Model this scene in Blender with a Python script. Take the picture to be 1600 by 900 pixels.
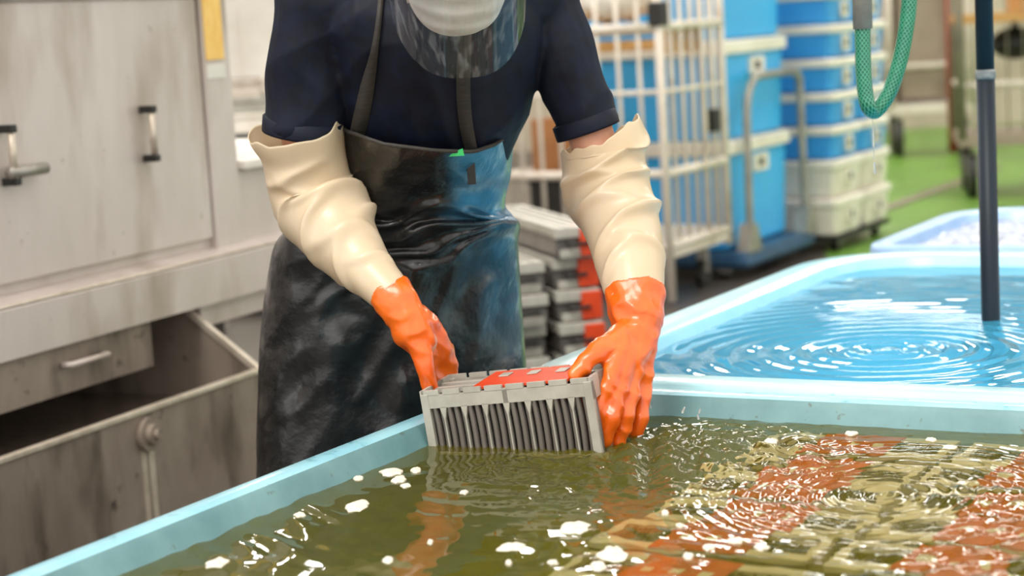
import bpy, bmesh, math, random
import numpy as np
from mathutils import Vector, Matrix, noise

random.seed(7)
for o in list(bpy.data.objects):
    bpy.data.objects.remove(o, do_unlink=True)
SC = bpy.context.scene
COL = SC.collection
R = math.radians

# ------------------------------------------------------------------ camera
CAM_H = 1.36
F_PX = 3025.0
PITCH, ROLL = R(7.8), R(-3.4)
cam_d = bpy.data.cameras.new('camera')
cam = bpy.data.objects.new('camera', cam_d)
COL.objects.link(cam)
CAM_R = Matrix.Rotation(R(90) - PITCH, 3, 'X') @ Matrix.Rotation(ROLL, 3, 'Z')
CAM_C = Vector((0, 0, CAM_H))
cam.matrix_world = Matrix.Translation(CAM_C) @ CAM_R.to_4x4()
cam_d.sensor_width = 36.0
cam_d.lens = F_PX / 1600 * 36
cam_d.clip_start = 0.05
cam_d.dof.use_dof = True
cam_d.dof.focus_distance = 3.05
cam_d.dof.aperture_fstop = 3.6
SC.camera = cam

# ------------------------------------------------------------------ world, sun, exposure
w = bpy.data.worlds.new('overcast')
SC.world = w
w.use_nodes = True
bg = w.node_tree.nodes['Background']
bg.inputs[0].default_value = (1.0, 0.97, 0.93, 1)
bg.inputs[1].default_value = 1.0
sun_d = bpy.data.lights.new('sun', 'SUN')
sun_d.energy = 1.5
sun_d.angle = R(25)
sun_d.color = (1, 0.97, 0.9)
sun = bpy.data.objects.new('sun', sun_d)
sun.rotation_euler = (R(30), R(-18), 0)
COL.objects.link(sun)
SC.view_settings.view_transform = 'Standard'
SC.view_settings.look = 'None'
SC.view_settings.exposure = 0.65
SC.view_settings.gamma = 1.0
SC.view_settings.use_curve_mapping = False


# ------------------------------------------------------------------ helpers
def ray(px, py):
    return CAM_R @ Vector(((px - 800) / F_PX, (450 - py) / F_PX, -1))


def at(px, py, Y):
    d = ray(px, py)
    return CAM_C + d * (Y / d.y)


def atz(px, py, z):
    d = ray(px, py)
    return CAM_C + d * ((z - CAM_H) / d.z)


def lin(c):
    if isinstance(c, str):
        c = [int(c[i:i + 2], 16) / 255 for i in (0, 2, 4)]
        return tuple(x / 12.92 if x <= 0.04045 else ((x + 0.055) / 1.055) ** 2.4 for x in c)
    return c


def mat(name, c1, c2=None, rough=0.5, metal=0.0, scale=6.0, stretch=(1, 1, 1), bump=0.0, bscale=60.0, coat=0.0,
        spec=0.5, lo=0.35, hi=0.65, sss=0.0, c3=None, scale3=20.0, lo3=0.6, hi3=0.72, rough2=None, sheen=0.0):
    m = bpy.data.materials.new(name)
    m.use_nodes = True
    nt = m.node_tree
    b = nt.nodes['Principled BSDF']
    c1 = lin(c1)
    b.inputs['Base Color'].default_value = (*c1, 1)
    b.inputs['Roughness'].default_value = rough
    b.inputs['Metallic'].default_value = metal
    b.inputs['Coat Weight'].default_value = coat
    b.inputs['Coat Roughness'].default_value = 0.12
    b.inputs['Specular IOR Level'].default_value = spec
    if sss:
        b.inputs['Subsurface Weight'].default_value = sss
        b.inputs['Subsurface Scale'].default_value = 0.01
    if sheen:
        b.inputs['Sheen Weight'].default_value = sheen
    tc = nt.nodes.new('ShaderNodeTexCoord')
    mp = nt.nodes.new('ShaderNodeMapping')
    mp.inputs['Scale'].default_value = stretch
    nt.links.new(tc.outputs['Object'], mp.inputs[0])
    col = None
    if c2 is not None:
        n = nt.nodes.new('ShaderNodeTexNoise')
        n.inputs['Scale'].default_value = scale
        n.inputs['Detail'].default_value = 6
        n.inputs['Roughness'].default_value = 0.6
        nt.links.new(mp.outputs[0], n.inputs['Vector'])
        r = nt.nodes.new('ShaderNodeValToRGB')
        r.color_ramp.elements[0].position = lo
        r.color_ramp.elements[1].position = hi
        r.color_ramp.elements[0].color = (*c1, 1)
        r.color_ramp.elements[1].color = (*lin(c2), 1)
        nt.links.new(n.outputs['Fac'], r.inputs[0])
        col = r.outputs[0]
        if rough2 is not None:
            mr = nt.nodes.new('ShaderNodeMapRange')
            mr.inputs[1].default_value = lo
            mr.inputs[2].default_value = hi
            mr.inputs[3].default_value = rough
            mr.inputs[4].default_value = rough2
            nt.links.new(n.outputs['Fac'], mr.inputs[0])
            nt.links.new(mr.outputs[0], b.inputs['Roughness'])
    if c3 is not None:
        n3 = nt.nodes.new('ShaderNodeTexNoise')
        n3.inputs['Scale'].default_value = scale3
        n3.inputs['Detail'].default_value = 4
        nt.links.new(mp.outputs[0], n3.inputs['Vector'])
        r3 = nt.nodes.new('ShaderNodeValToRGB')
        r3.color_ramp.elements[0].position = lo3
        r3.color_ramp.elements[1].position = hi3
        r3.color_ramp.elements[0].color = (0, 0, 0, 1)
        r3.color_ramp.elements[1].color = (1, 1, 1, 1)
        nt.links.new(n3.outputs['Fac'], r3.inputs[0])
        mx = nt.nodes.new('ShaderNodeMix')
        mx.data_type = 'RGBA'
        nt.links.new(r3.outputs[0], mx.inputs[0])
        if col is not None:
            nt.links.new(col, mx.inputs[6])
        else:
            mx.inputs[6].default_value = (*c1, 1)
        mx.inputs[7].default_value = (*lin(c3), 1)
        col = mx.outputs[2]
    if col is not None:
        nt.links.new(col, b.inputs['Base Color'])
    if bump:
        n2 = nt.nodes.new('ShaderNodeTexNoise')
        n2.inputs['Scale'].default_value = bscale
        n2.inputs['Detail'].default_value = 4
        nt.links.new(mp.outputs[0], n2.inputs['Vector'])
        bp = nt.nodes.new('ShaderNodeBump')
        bp.inputs['Strength'].default_value = bump
        bp.inputs['Distance'].default_value = 0.01
        nt.links.new(n2.outputs['Fac'], bp.inputs['Height'])
        nt.links.new(bp.outputs[0], b.inputs['Normal'])
    return m


def add_specks(m, c, scale, lo, hi):
    """small dark spots of grime"""
    nt = m.node_tree
    b = nt.nodes['Principled BSDF']
    src = b.inputs['Base Color'].links[0].from_socket
    n = nt.nodes.new('ShaderNodeTexNoise')
    n.inputs['Scale'].default_value = scale
    n.inputs['Detail'].default_value = 5
    nt.links.new(nt.nodes['Texture Coordinate'].outputs['Object'], n.inputs['Vector'])
    r = nt.nodes.new('ShaderNodeMapRange')
    r.inputs[1].default_value = lo
    r.inputs[2].default_value = hi
    nt.links.new(n.outputs['Fac'], r.inputs[0])
    mx = nt.nodes.new('ShaderNodeMix')
    mx.data_type = 'RGBA'
    nt.links.new(r.outputs[0], mx.inputs[0])
    nt.links.new(src, mx.inputs[6])
    mx.inputs[7].default_value = (*lin(c), 1)
    nt.links.new(mx.outputs[2], b.inputs['Base Color'])


class MB:
    """collects shapes, then links them as one mesh"""

    def __init__(self):
        self.v = []
        self.f = []

    def add(self, verts, faces):
        o = len(self.v)
        self.v += [tuple(p) for p in verts]
        self.f += [tuple(i + o for i in f) for f in faces]
        return self

    def box(self, x0, x1, y0, y1, z0, z1, b=0.0, M=None):
        """a box, chamfered by b"""
        if b <= 0:
            vs = [(x, y, z) for x in (x0, x1) for y in (y0, y1) for z in (z0, z1)]
            fs = [(0, 1, 3, 2), (4, 6, 7, 5), (0, 4, 5, 1), (2, 3, 7, 6), (0, 2, 6, 4), (1, 5, 7, 3)]
        else:
            bm = bmesh.new()
            bmesh.ops.create_cube(bm, size=1)
            for v in bm.verts:
                v.co = Vector(((x0 + x1) / 2 + v.co.x * (x1 - x0), (y0 + y1) / 2 + v.co.y * (y1 - y0), (z0 + z1) / 2 + v.co.z * (z1 - z0)))
            bmesh.ops.bevel(bm, geom=list(bm.edges), offset=b, segments=2, affect='EDGES', profile=0.5)
            vs = [v.co.copy() for v in bm.verts]
            bm.verts.index_update()
            fs = [[v.index for v in f.verts] for f in bm.faces]
            bm.free()
        if M is not None:
            vs = [M @ Vector(p) for p in vs]
        return self.add(vs, fs)

    def tube(self, pts, rad, n=12, cap=True):
        pts = [Vector(p) for p in pts]
        if not hasattr(rad, '__len__'):
            rad = [rad] * len(pts)
        vs, fs = [], []
        up = None
        for i, p in enumerate(pts):
            t = (pts[min(i + 1, len(pts) - 1)] - pts[max(i - 1, 0)]).normalized()
            if up is None:
                up = Vector((0, 0, 1)) if abs(t.z) < 0.9 else Vector((1, 0, 0))
            up = (up - t * up.dot(t)).normalized()
            q = t.cross(up)
            for k in range(n):
                a = 2 * math.pi * k / n
                vs.append(p + (up * math.cos(a) + q * math.sin(a)) * rad[i])
        for i in range(len(pts) - 1):
            for k in range(n):
                fs.append((i * n + k, i * n + (k + 1) % n, (i + 1) * n + (k + 1) % n, (i + 1) * n + k))
        if cap:
            fs.append(tuple(range(n - 1, -1, -1)))
            fs.append(tuple((len(pts) - 1) * n + k for k in range(n)))
        return self.add(vs, fs)

    def capsule(self, p0, r0, p1, r1, n=18, m=6):
        """tapered capsule"""
        p0, p1 = Vector(p0), Vector(p1)
        ax = p1 - p0
        L = ax.length
        ax = ax.normalized() if L > 1e-6 else Vector((0, 0, 1))
        pts, rad = [], []
        for i in range(m + 1):
            a = math.pi / 2 * i / m
            pts.append(p0 - ax * r0 * math.cos(a))
            rad.append(max(r0 * math.sin(a), 1e-4))
        for i in range(m + 1):
            a = math.pi / 2 * i / m
            pts.append(p1 + ax * r1 * math.sin(a))
            rad.append(max(r1 * math.cos(a), 1e-4))
        return self.tube(pts, rad, n)

    def ellipsoid(self, c, r, M=None, n=24, m=14):
        vs, fs = [], []
        c = Vector(c)
        for i in range(m + 1):
            th = math.pi * min(max(i / m, 1e-3), 1 - 1e-3)
            for k in range(n):
                a = 2 * math.pi * k / n
                p = Vector((r[0] * math.sin(th) * math.cos(a), r[1] * math.sin(th) * math.sin(a), r[2] * math.cos(th)))
                if M is not None:
                    p = M @ p
                vs.append(c + p)
        for i in range(m):
            for k in range(n):
                fs.append((i * n + k, (i + 1) * n + k, (i + 1) * n + (k + 1) % n, i * n + (k + 1) % n))
        fs.append(tuple(range(n)))
        fs.append(tuple(m * n + k for k in range(n - 1, -1, -1)))
        return self.add(vs, fs)

    def rings(self, rr, close0=False, close1=False):
        n = len(rr[0])
        vs = [p for r in rr for p in r]
        fs = []
        for i in range(len(rr) - 1):
            for k in range(n):
                fs.append((i * n + k, i * n + (k + 1) % n, (i + 1) * n + (k + 1) % n, (i + 1) * n + k))
        if close0:
            fs.append(tuple(range(n - 1, -1, -1)))
        if close1:
            fs.append(tuple((len(rr) - 1) * n + k for k in range(n)))
        return self.add(vs, fs)

    def grid(self, fn, nu, nv):
        """sheet of (nu+1) x (nv+1) points fn(u, v), u, v in 0..1"""
        vs = [fn(i / nu, j / nv) for j in range(nv + 1) for i in range(nu + 1)]
        fs = [(j * (nu + 1) + i, j * (nu + 1) + i + 1, (j + 1) * (nu + 1) + i + 1, (j + 1) * (nu + 1) + i)
              for j in range(nv) for i in range(nu)]
        return self.add(vs, fs)

    def prism(self, poly, d):
        """polygon (3D points) pushed along vector d"""
        n = len(poly)
        d = Vector(d)
        vs = [Vector(p) for p in poly] + [Vector(p) + d for p in poly]
        fs = [tuple(range(n - 1, -1, -1)), tuple(range(n, 2 * n))]
        fs += [(k, (k + 1) % n, n + (k + 1) % n, n + k) for k in range(n)]
        return self.add(vs, fs)

    def mesh(self, name, smooth=False, fix=True):
        me = bpy.data.meshes.new(name)
        me.from_pydata(self.v, [], self.f)
        if fix:
            bm = bmesh.new()
            bm.from_mesh(me)
            bmesh.ops.recalc_face_normals(bm, faces=bm.faces)
            bm.to_mesh(me)
            bm.free()
        if smooth:
            me.polygons.foreach_set('use_smooth', [True] * len(me.polygons))
        me.update()
        return me


def link(name, me, m, parent=None, smooth_angle=None):
    o = bpy.data.objects.new(name, me)
    COL.objects.link(o)
    if m is not None and not me.materials:
        me.materials.append(m)
    if parent is not None:
        o.parent = parent
    return o


def part(name, mb, m, parent=None, smooth=False, label=None, kind=None):
    o = link(name, mb.mesh(name, smooth), m, parent)
    if label:
        o['label'] = label
    if kind:
        o['kind'] = kind
    return o


def tag(o, label, cat, group=None, kind=None):
    o['label'] = label
    o['category'] = cat
    if group:
        o['group'] = group
    if kind:
        o['kind'] = kind
    return o


def thing(name, label, cat, loc=(0, 0, 0), rz=0.0, group=None):
    o = bpy.data.objects.new(name, None)
    COL.objects.link(o)
    o.location = loc
    o.rotation_euler = (0, 0, rz)
    o.empty_display_size = 0.05
    return tag(o, label, cat, group)


def structure(name, mb, m, label, smooth=False):
    o = part(name, mb, m, None, smooth)
    o['kind'] = 'structure'
    o['label'] = label
    o['category'] = name.split('_')[0]
    return o


def copy_tree(o, parent=None):
    c = o.copy()
    COL.objects.link(c)
    if parent is not None:
        c.parent = parent
    for ch in [x for x in KIDS.get(o.name, [])]:
        d = copy_tree(ch, c)
    return c


KIDS = {}


def index_kids():
    KIDS.clear()
    for o in bpy.data.objects:
        if o.parent is not None:
            KIDS.setdefault(o.parent.name, []).append(o)


def remeshed(name, mb, voxel, smooth_it=6, factor=0.5):
    """one continuous skin around all collected shapes"""
    me = mb.mesh(name + '_tmp')
    o = bpy.data.objects.new(name + '_tmp', me)
    COL.objects.link(o)
    md = o.modifiers.new('r', 'REMESH')
    md.mode = 'VOXEL'
    md.voxel_size = voxel
    ms = o.modifiers.new('s', 'SMOOTH')
    ms.iterations = smooth_it
    ms.factor = factor
    dg = bpy.context.evaluated_depsgraph_get()
    dg.update()
    out = bpy.data.meshes.new_from_object(o.evaluated_get(dg))
    out.name = name
    bpy.data.objects.remove(o, do_unlink=True)
    out.materials.clear()
    out.polygons.foreach_set('use_smooth', [True] * len(out.polygons))
    return out


def displace(me, fn):
    """moves each vertex by fn(co, normal)"""
    vs = [(v.co.copy(), v.normal.copy()) for v in me.vertices]
    for v, (c, n) in zip(me.vertices, vs):
        v.co = c + n * fn(c, n)
    me.update()


def spline(pts, n):
    """Catmull-Rom through tuples of floats"""
    P = [np.array(p, float) for p in pts]
    P = [2 * P[0] - P[1]] + P + [2 * P[-1] - P[-2]]
    out = []
    segs = len(P) - 3
    for k in range(n + 1):
        u = k / n * segs
        i = min(int(u), segs - 1)
        t = u - i
        a, b, c, d = P[i:i + 4]
        out.append(0.5 * (2 * b + (c - a) * t + (2 * a - 5 * b + 4 * c - d) * t * t + (3 * b - a - 3 * c + d) * t ** 3))
    return out


def nz(p, s=1.0, o=0.0):
    return noise.noise(Vector((p[0] * s + o, p[1] * s + o * 0.7, p[2] * s - o * 1.3)))


def sst(a, b, x):
    t = min(max((x - a) / (b - a), 0), 1)
    return t * t * (3 - 2 * t)


def rrect(x0, x1, y0, y1, r, z, n=8):
    """rounded rectangle ring; r is one radius or four (x0y0, x1y0, x1y1, x0y1)"""
    if not hasattr(r, '__len__'):
        r = (r,) * 4
    out = []
    for (cx, cy, a0, rr) in ((x0 + r[0], y0 + r[0], 180, r[0]), (x1 - r[1], y0 + r[1], 270, r[1]),
                             (x1 - r[2], y1 - r[2], 0, r[2]), (x0 + r[3], y1 - r[3], 90, r[3])):
        for k in range(n + 1):
            a = R(a0 + 90 * k / n)
            out.append((cx + rr * math.cos(a), cy + rr * math.sin(a), z))
    return out


# ------------------------------------------------------------------ materials
M = {}
M['floor'] = mat('green_floor_paint', '6d9a36', '608a34', rough=0.35, scale=1.5, c3='55703a', scale3=0.8, lo3=0.55, hi3=0.75)
M['wall'] = mat('cream_wall', 'c9bda8', 'a89b88', rough=0.8, scale=1.2)
M['roof'] = mat('roof_sheet', 'b5aea2', '8e877c', rough=0.7, scale=0.8)
M['steel'] = mat('stained_stainless', 'c0b3aa', 'd0c4bd', rough=0.42, metal=0.2, scale=3, stretch=(1, 1, 0.35), c3='8f7b66', scale3=5.0,
                 lo3=0.5, hi3=0.78, bump=0.15, bscale=30)
add_specks(M['steel'], '7d6652', 24, 0.68, 0.80)
M['steel_dirty'] = mat('dirty_stainless', '9a8c7e', '7d6e61', rough=0.5, metal=0.25, scale=5, stretch=(1, 1, 0.4), c3='54473c', scale3=9,
                       lo3=0.52, hi3=0.74, bump=0.2, bscale=25)
add_specks(M['steel_dirty'], '3a2e25', 16, 0.64, 0.76)
M['steel_edge'] = mat('bright_steel_edge', 'd6c9b8', 'b8a996', rough=0.35, metal=0.4, scale=20)
M['steel_dark'] = mat('grimy_steel', '4a4038', '332b25', rough=0.5, metal=0.3, scale=6)
M['black'] = mat('black_rubber', '15130f', '221f1b', rough=0.5, scale=12)
M['yellow'] = mat('yellow_sticker', 'f6cc74', 'eeb858', rough=0.5, scale=18, stretch=(3, 3, 1))
M['paper'] = mat('white_paint', 'e8e2d8', 'd5cec2', rough=0.5, scale=4)
M['tank_near'] = mat('pale_blue_fibreglass', '9fd0da', '84bccb', rough=0.3, scale=5, coat=0.3, c3='5b94a0', scale3=26, lo3=0.6, hi3=0.74, bump=0.06, bscale=80)
M['tank_inner'] = mat('weathered_blue_green_gelcoat', '6f9698', '567f82', rough=0.35, scale=6, c3='4a4f3c', scale3=40, lo3=0.66, hi3=0.75)
M['tank_floor'] = mat('algae_coated_floor', '6d6f28', '4d5519', rough=0.6, scale=3)
M['tank_far'] = mat('light_cyan_fibreglass', 'bde4ea', 'a9d9e2', rough=0.28, scale=4, coat=0.3, c3='86bcc8', scale3=30, lo3=0.64, hi3=0.75)
M['tank_far_in'] = mat('wet_cyan_gelcoat', 'a4dcee', '8fd0e8', rough=0.3, scale=5)
M['tank_blue'] = mat('bright_blue_gelcoat', '72d0f2', '62c4ec', rough=0.35, scale=4)
M['tank_third'] = mat('pale_lilac_fibreglass', '9dbbe2', '8caed8', rough=0.3, scale=8)
M['shirt'] = mat('navy_jersey', '070b19', '0c142a', rough=0.65, scale=30, bump=0.12, bscale=900, spec=0.3)
M['skin'] = mat('skin', 'd9a184', 'c98c70', rough=0.5, scale=12, sss=0.1)
M['hair'] = mat('dark_hair', '14100d', '241c17', rough=0.4, scale=60)
M['trouser'] = mat('dark_trousers', '1a2028', '232a33', rough=0.8, scale=20)
M['mask'] = mat('white_nonwoven', 'e6dcd4', 'd9cec6', rough=0.8, scale=25, sss=0.05)
M['strap'] = mat('dark_webbing', '3a3530', '2b2723', rough=0.6, scale=40, stretch=(1, 1, 8), bump=0.2, bscale=500)
M['glove'] = mat('orange_rubber', 'ec6c12', 'e05a08', rough=0.33, scale=14, spec=0.6, coat=0.25, sss=0.05, bump=0.05, bscale=120)
M['tray'] = mat('pale_grey_tray_plastic', 'b9b5aa', 'a5a094', rough=0.4, scale=18, metal=0.15)
M['tray_beige'] = mat('beige_tray_plastic', 'ece3c4', 'ddd2ac', rough=0.45, scale=14)
M['slat'] = mat('charcoal_slat', '6c6561', '8a827c', rough=0.3, metal=0.5, scale=9, stretch=(1, 1, 0.3))
M['slat_dark'] = mat('dark_brown_slat', '2b2620', '3a332a', rough=0.5, scale=9)
M['orange'] = mat('orange_red_plastic', 'd8471c', 'c53c14', rough=0.4, scale=14)
M['pipe_dark'] = mat('dark_slate_pvc', '17212a', '202b34', spec=0.25, rough=0.42, scale=5, stretch=(1, 1, 0.2), c3='6b7478', scale3=25, lo3=0.68, hi3=0.78)
M['pipe_joint'] = mat('pipe_joint_residue', '8a8f8e', '5f676a', rough=0.6, scale=80)
M['pipe_grey'] = mat('worn_grey_pvc', '9c948b', '877e75', rough=0.6, scale=25)
M['galv'] = mat('galvanised_tube', 'a8a298', '8d877d', rough=0.4, metal=0.5, scale=10)
M['cage'] = mat('cream_cage_paint', 'ddd3c6', 'c9bcad', rough=0.45, scale=4, c3='a68d76', scale3=9, lo3=0.58, hi3=0.75)
M['wood'] = mat('tan_wood', 'c99a5c', 'a97a44', rough=0.7, scale=4, stretch=(1, 8, 8))
M['card'] = mat('brown_cardboard', 'b3794a', '9c6538', rough=0.8, scale=3)
M['blue'] = mat('sky_blue_box', '3fb2f0', '37a8ea', rough=0.4, scale=3)
M['blue2'] = mat('mid_blue_box', '46a6ea', '3a98e0', rough=0.4, scale=3)
M['lid'] = mat('offwhite_rim', 'efe7db', 'ddd3c4', rough=0.5, scale=5)
M['trolley'] = mat('navy_blue_trolley', '2d5577', '25465f', rough=0.45, scale=6)
M['red'] = mat('dull_red_paint', 'a8432c', '8c3522', rough=0.5, scale=6)
M['red2'] = mat('bright_red_plastic', 'c8352a', 'b32d22', rough=0.5, scale=6)
M['grey_panel'] = mat('taupe_panel', '9d8d7c', '8a7a6a', rough=0.7, scale=4)
M['mesh_grey'] = mat('dull_wire', '8d8674', '77705f', rough=0.5, metal=0.4, scale=8)
M['foam'] = mat('foam_scum', 'e9e2d2', 'd8cfba', rough=0.7, scale=60, bump=0.5, bscale=160, sss=0.1)
M['green_tab'] = mat('green_plastic', '35c46a', '2bb35d', rough=0.4, scale=10)


def emitter(name, c, s):
    m = bpy.data.materials.new(name)
    m.use_nodes = True
    b = m.node_tree.nodes['Principled BSDF']
    b.inputs['Emission Color'].default_value = (*c, 1)
    b.inputs['Emission Strength'].default_value = s
    return m


M['lamp'] = emitter('fluorescent_tube', (1, 0.97, 0.92), 16)


def water_mat(name, tint, murk, murk_fac, rough=0.0, bump=0.0, bscale=30):
    m = bpy.data.materials.new(name)
    m.use_nodes = True
    nt = m.node_tree
    for n in list(nt.nodes):
        nt.nodes.remove(n)
    out = nt.nodes.new('ShaderNodeOutputMaterial')
    fr = nt.nodes.new('ShaderNodeFresnel')
    fr.inputs['IOR'].default_value = 1.33
    gl = nt.nodes.new('ShaderNodeBsdfGlossy')
    gl.inputs['Roughness'].default_value = rough
    rf = nt.nodes.new('ShaderNodeBsdfRefraction')
    rf.inputs['IOR'].default_value = 1.33
    rf.inputs['Roughness'].default_value = 0.0
    rf.inputs['Color'].default_value = (*tint, 1)
    df = nt.nodes.new('ShaderNodeBsdfDiffuse')
    df.inputs['Color'].default_value = (*murk, 1)
    m1 = nt.nodes.new('ShaderNodeMixShader')
    m1.inputs[0].default_value = murk_fac
    nt.links.new(rf.outputs[0], m1.inputs[1])
    nt.links.new(df.outputs[0], m1.inputs[2])
    m2 = nt.nodes.new('ShaderNodeMixShader')
    nt.links.new(fr.outputs[0], m2.inputs[0])
    nt.links.new(m1.outputs[0], m2.inputs[1])
    nt.links.new(gl.outputs[0], m2.inputs[2])
    nt.links.new(m2.outputs[0], out.inputs[0])
    if bump:
        tc = nt.nodes.new('ShaderNodeTexCoord')
        n2 = nt.nodes.new('ShaderNodeTexNoise')
        n2.inputs['Scale'].default_value = bscale
        nt.links.new(tc.outputs['Object'], n2.inputs['Vector'])
        bp = nt.nodes.new('ShaderNodeBump')
        bp.inputs['Strength'].default_value = bump
        bp.inputs['Distance'].default_value = 0.01
        nt.links.new(n2.outputs['Fac'], bp.inputs['Height'])
        for n in (gl, rf, fr):
            nt.links.new(bp.outputs[0], n.inputs['Normal'])
    return m


M['water_near'] = water_mat('murky_green_water', (0.97, 0.95, 0.80), lin('84791c'), 0.26)
M['water_far'] = water_mat('clear_blue_water', (0.86, 0.96, 1.0), lin('55c2ec'), 0.42)
M['water_trough'] = water_mat('dark_trough_water', (0.4, 0.36, 0.3), lin('75675a'), 0.75, bump=0.3, bscale=25)
M['water_drop'] = mat('water_drop', 'eef2f0', None, rough=0.05)
M['water_drop'].node_tree.nodes['Principled BSDF'].inputs['Transmission Weight'].default_value = 0.7
M['water_foamy'] = mat('foamy_grey_water', '8d97b0', 'b4bccd', rough=0.2, scale=22, c3='6a7594', scale3=35, lo3=0.5, hi3=0.62, bump=0.8, bscale=30)


def cream_mat():
    m = mat('cream_vinyl', 'f0e1c8', 'e8d5b6', rough=0.36, scale=7, coat=0.25, bump=0.04, bscale=300)
    nt = m.node_tree
    b = nt.nodes['Principled BSDF']
    out = nt.nodes['Material Output']
    tl = nt.nodes.new('ShaderNodeBsdfTranslucent')
    tl.inputs[0].default_value = (*lin('f8e8c8'), 1)
    tr = nt.nodes.new('ShaderNodeBsdfTransparent')
    tr.inputs[0].default_value = (1, 0.9, 0.72, 1)
    a = nt.nodes.new('ShaderNodeMixShader')
    a.inputs[0].default_value = 0.25
    c = nt.nodes.new('ShaderNodeMixShader')
    c.inputs[0].default_value = 0.15
    nt.links.new(b.outputs[0], a.inputs[1])
    nt.links.new(tl.outputs[0], a.inputs[2])
    nt.links.new(a.outputs[0], c.inputs[1])
    nt.links.new(tr.outputs[0], c.inputs[2])
    nt.links.new(c.outputs[0], out.inputs[0])
    return m


M['cream'] = cream_mat()


def visor_mat():
    m = bpy.data.materials.new('clear_visor_film')
    m.use_nodes = True
    nt = m.node_tree
    for n in list(nt.nodes):
        nt.nodes.remove(n)
    out = nt.nodes.new('ShaderNodeOutputMaterial')
    tr = nt.nodes.new('ShaderNodeBsdfTransparent')
    tr.inputs[0].default_value = (0.93, 0.95, 0.97, 1)
    gl = nt.nodes.new('ShaderNodeBsdfGlossy')
    gl.inputs['Roughness'].default_value = 0.04
    df = nt.nodes.new('ShaderNodeBsdfDiffuse')
    df.inputs[0].default_value = (0.55, 0.58, 0.6, 1)
    fr = nt.nodes.new('ShaderNodeFresnel')
    fr.inputs[0].default_value = 1.5
    tc = nt.nodes.new('ShaderNodeTexCoord')
    mp = nt.nodes.new('ShaderNodeMapping')
    mp.inputs['Scale'].default_value = (90, 90, 16)
    mp.inputs['Rotation'].default_value = (0, 0.5, 0)
    nt.links.new(tc.outputs['Object'], mp.inputs[0])
    n = nt.nodes.new('ShaderNodeTexNoise')
    n.inputs['Scale'].default_value = 1.0
    nt.links.new(mp.outputs[0], n.inputs['Vector'])
    r = nt.nodes.new('ShaderNodeMapRange')
    r.inputs[1].default_value = 0.5
    r.inputs[2].default_value = 0.85
    r.inputs[3].default_value = 0.02
    r.inputs[4].default_value = 0.30
    nt.links.new(n.outputs['Fac'], r.inputs[0])
    a = nt.nodes.new('ShaderNodeMixShader')
    nt.links.new(r.outputs[0], a.inputs[0])
    nt.links.new(tr.outputs[0], a.inputs[1])
    nt.links.new(df.outputs[0], a.inputs[2])
    c = nt.nodes.new('ShaderNodeMixShader')
    nt.links.new(fr.outputs[0], c.inputs[0])
    nt.links.new(a.outputs[0], c.inputs[1])
    nt.links.new(gl.outputs[0], c.inputs[2])
    nt.links.new(c.outputs[0], out.inputs[0])
    return m


M['visor'] = visor_mat()


def apron_mat():
    """black rubberised cloth, wet in patches, tinted teal-blue towards one side by a vertex mask with a soft wavy edge"""
    m = mat('black_wet_apron', '0a0b0c', '191a1b', rough=0.45, scale=9, coat=0.35, bump=0.4, bscale=38, rough2=0.24)
    nt = m.node_tree
    b = nt.nodes['Principled BSDF']
    src = b.inputs['Base Color'].links[0].from_socket
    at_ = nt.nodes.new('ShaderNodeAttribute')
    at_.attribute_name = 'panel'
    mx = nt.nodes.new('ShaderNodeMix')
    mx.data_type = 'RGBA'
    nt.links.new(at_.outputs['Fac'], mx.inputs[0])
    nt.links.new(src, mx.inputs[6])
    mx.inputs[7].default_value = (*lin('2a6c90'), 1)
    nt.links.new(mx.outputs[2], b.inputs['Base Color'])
    # wet film: fine droplets raise the coat
    n = nt.nodes.new('ShaderNodeTexNoise')
    n.inputs['Scale'].default_value = 16
    n.inputs['Detail'].default_value = 5
    tc = nt.nodes['Texture Coordinate']
    nt.links.new(tc.outputs['Object'], n.inputs['Vector'])
    r = nt.nodes.new('ShaderNodeMapRange')
    r.inputs[1].default_value = 0.48
    r.inputs[2].default_value = 0.62
    r.inputs[3].default_value = 0.1
    r.inputs[4].default_value = 1.0
    nt.links.new(n.outputs['Fac'], r.inputs[0])
    nt.links.new(r.outputs[0], b.inputs['Coat Weight'])
    return m


M['apron'] = apron_mat()


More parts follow.
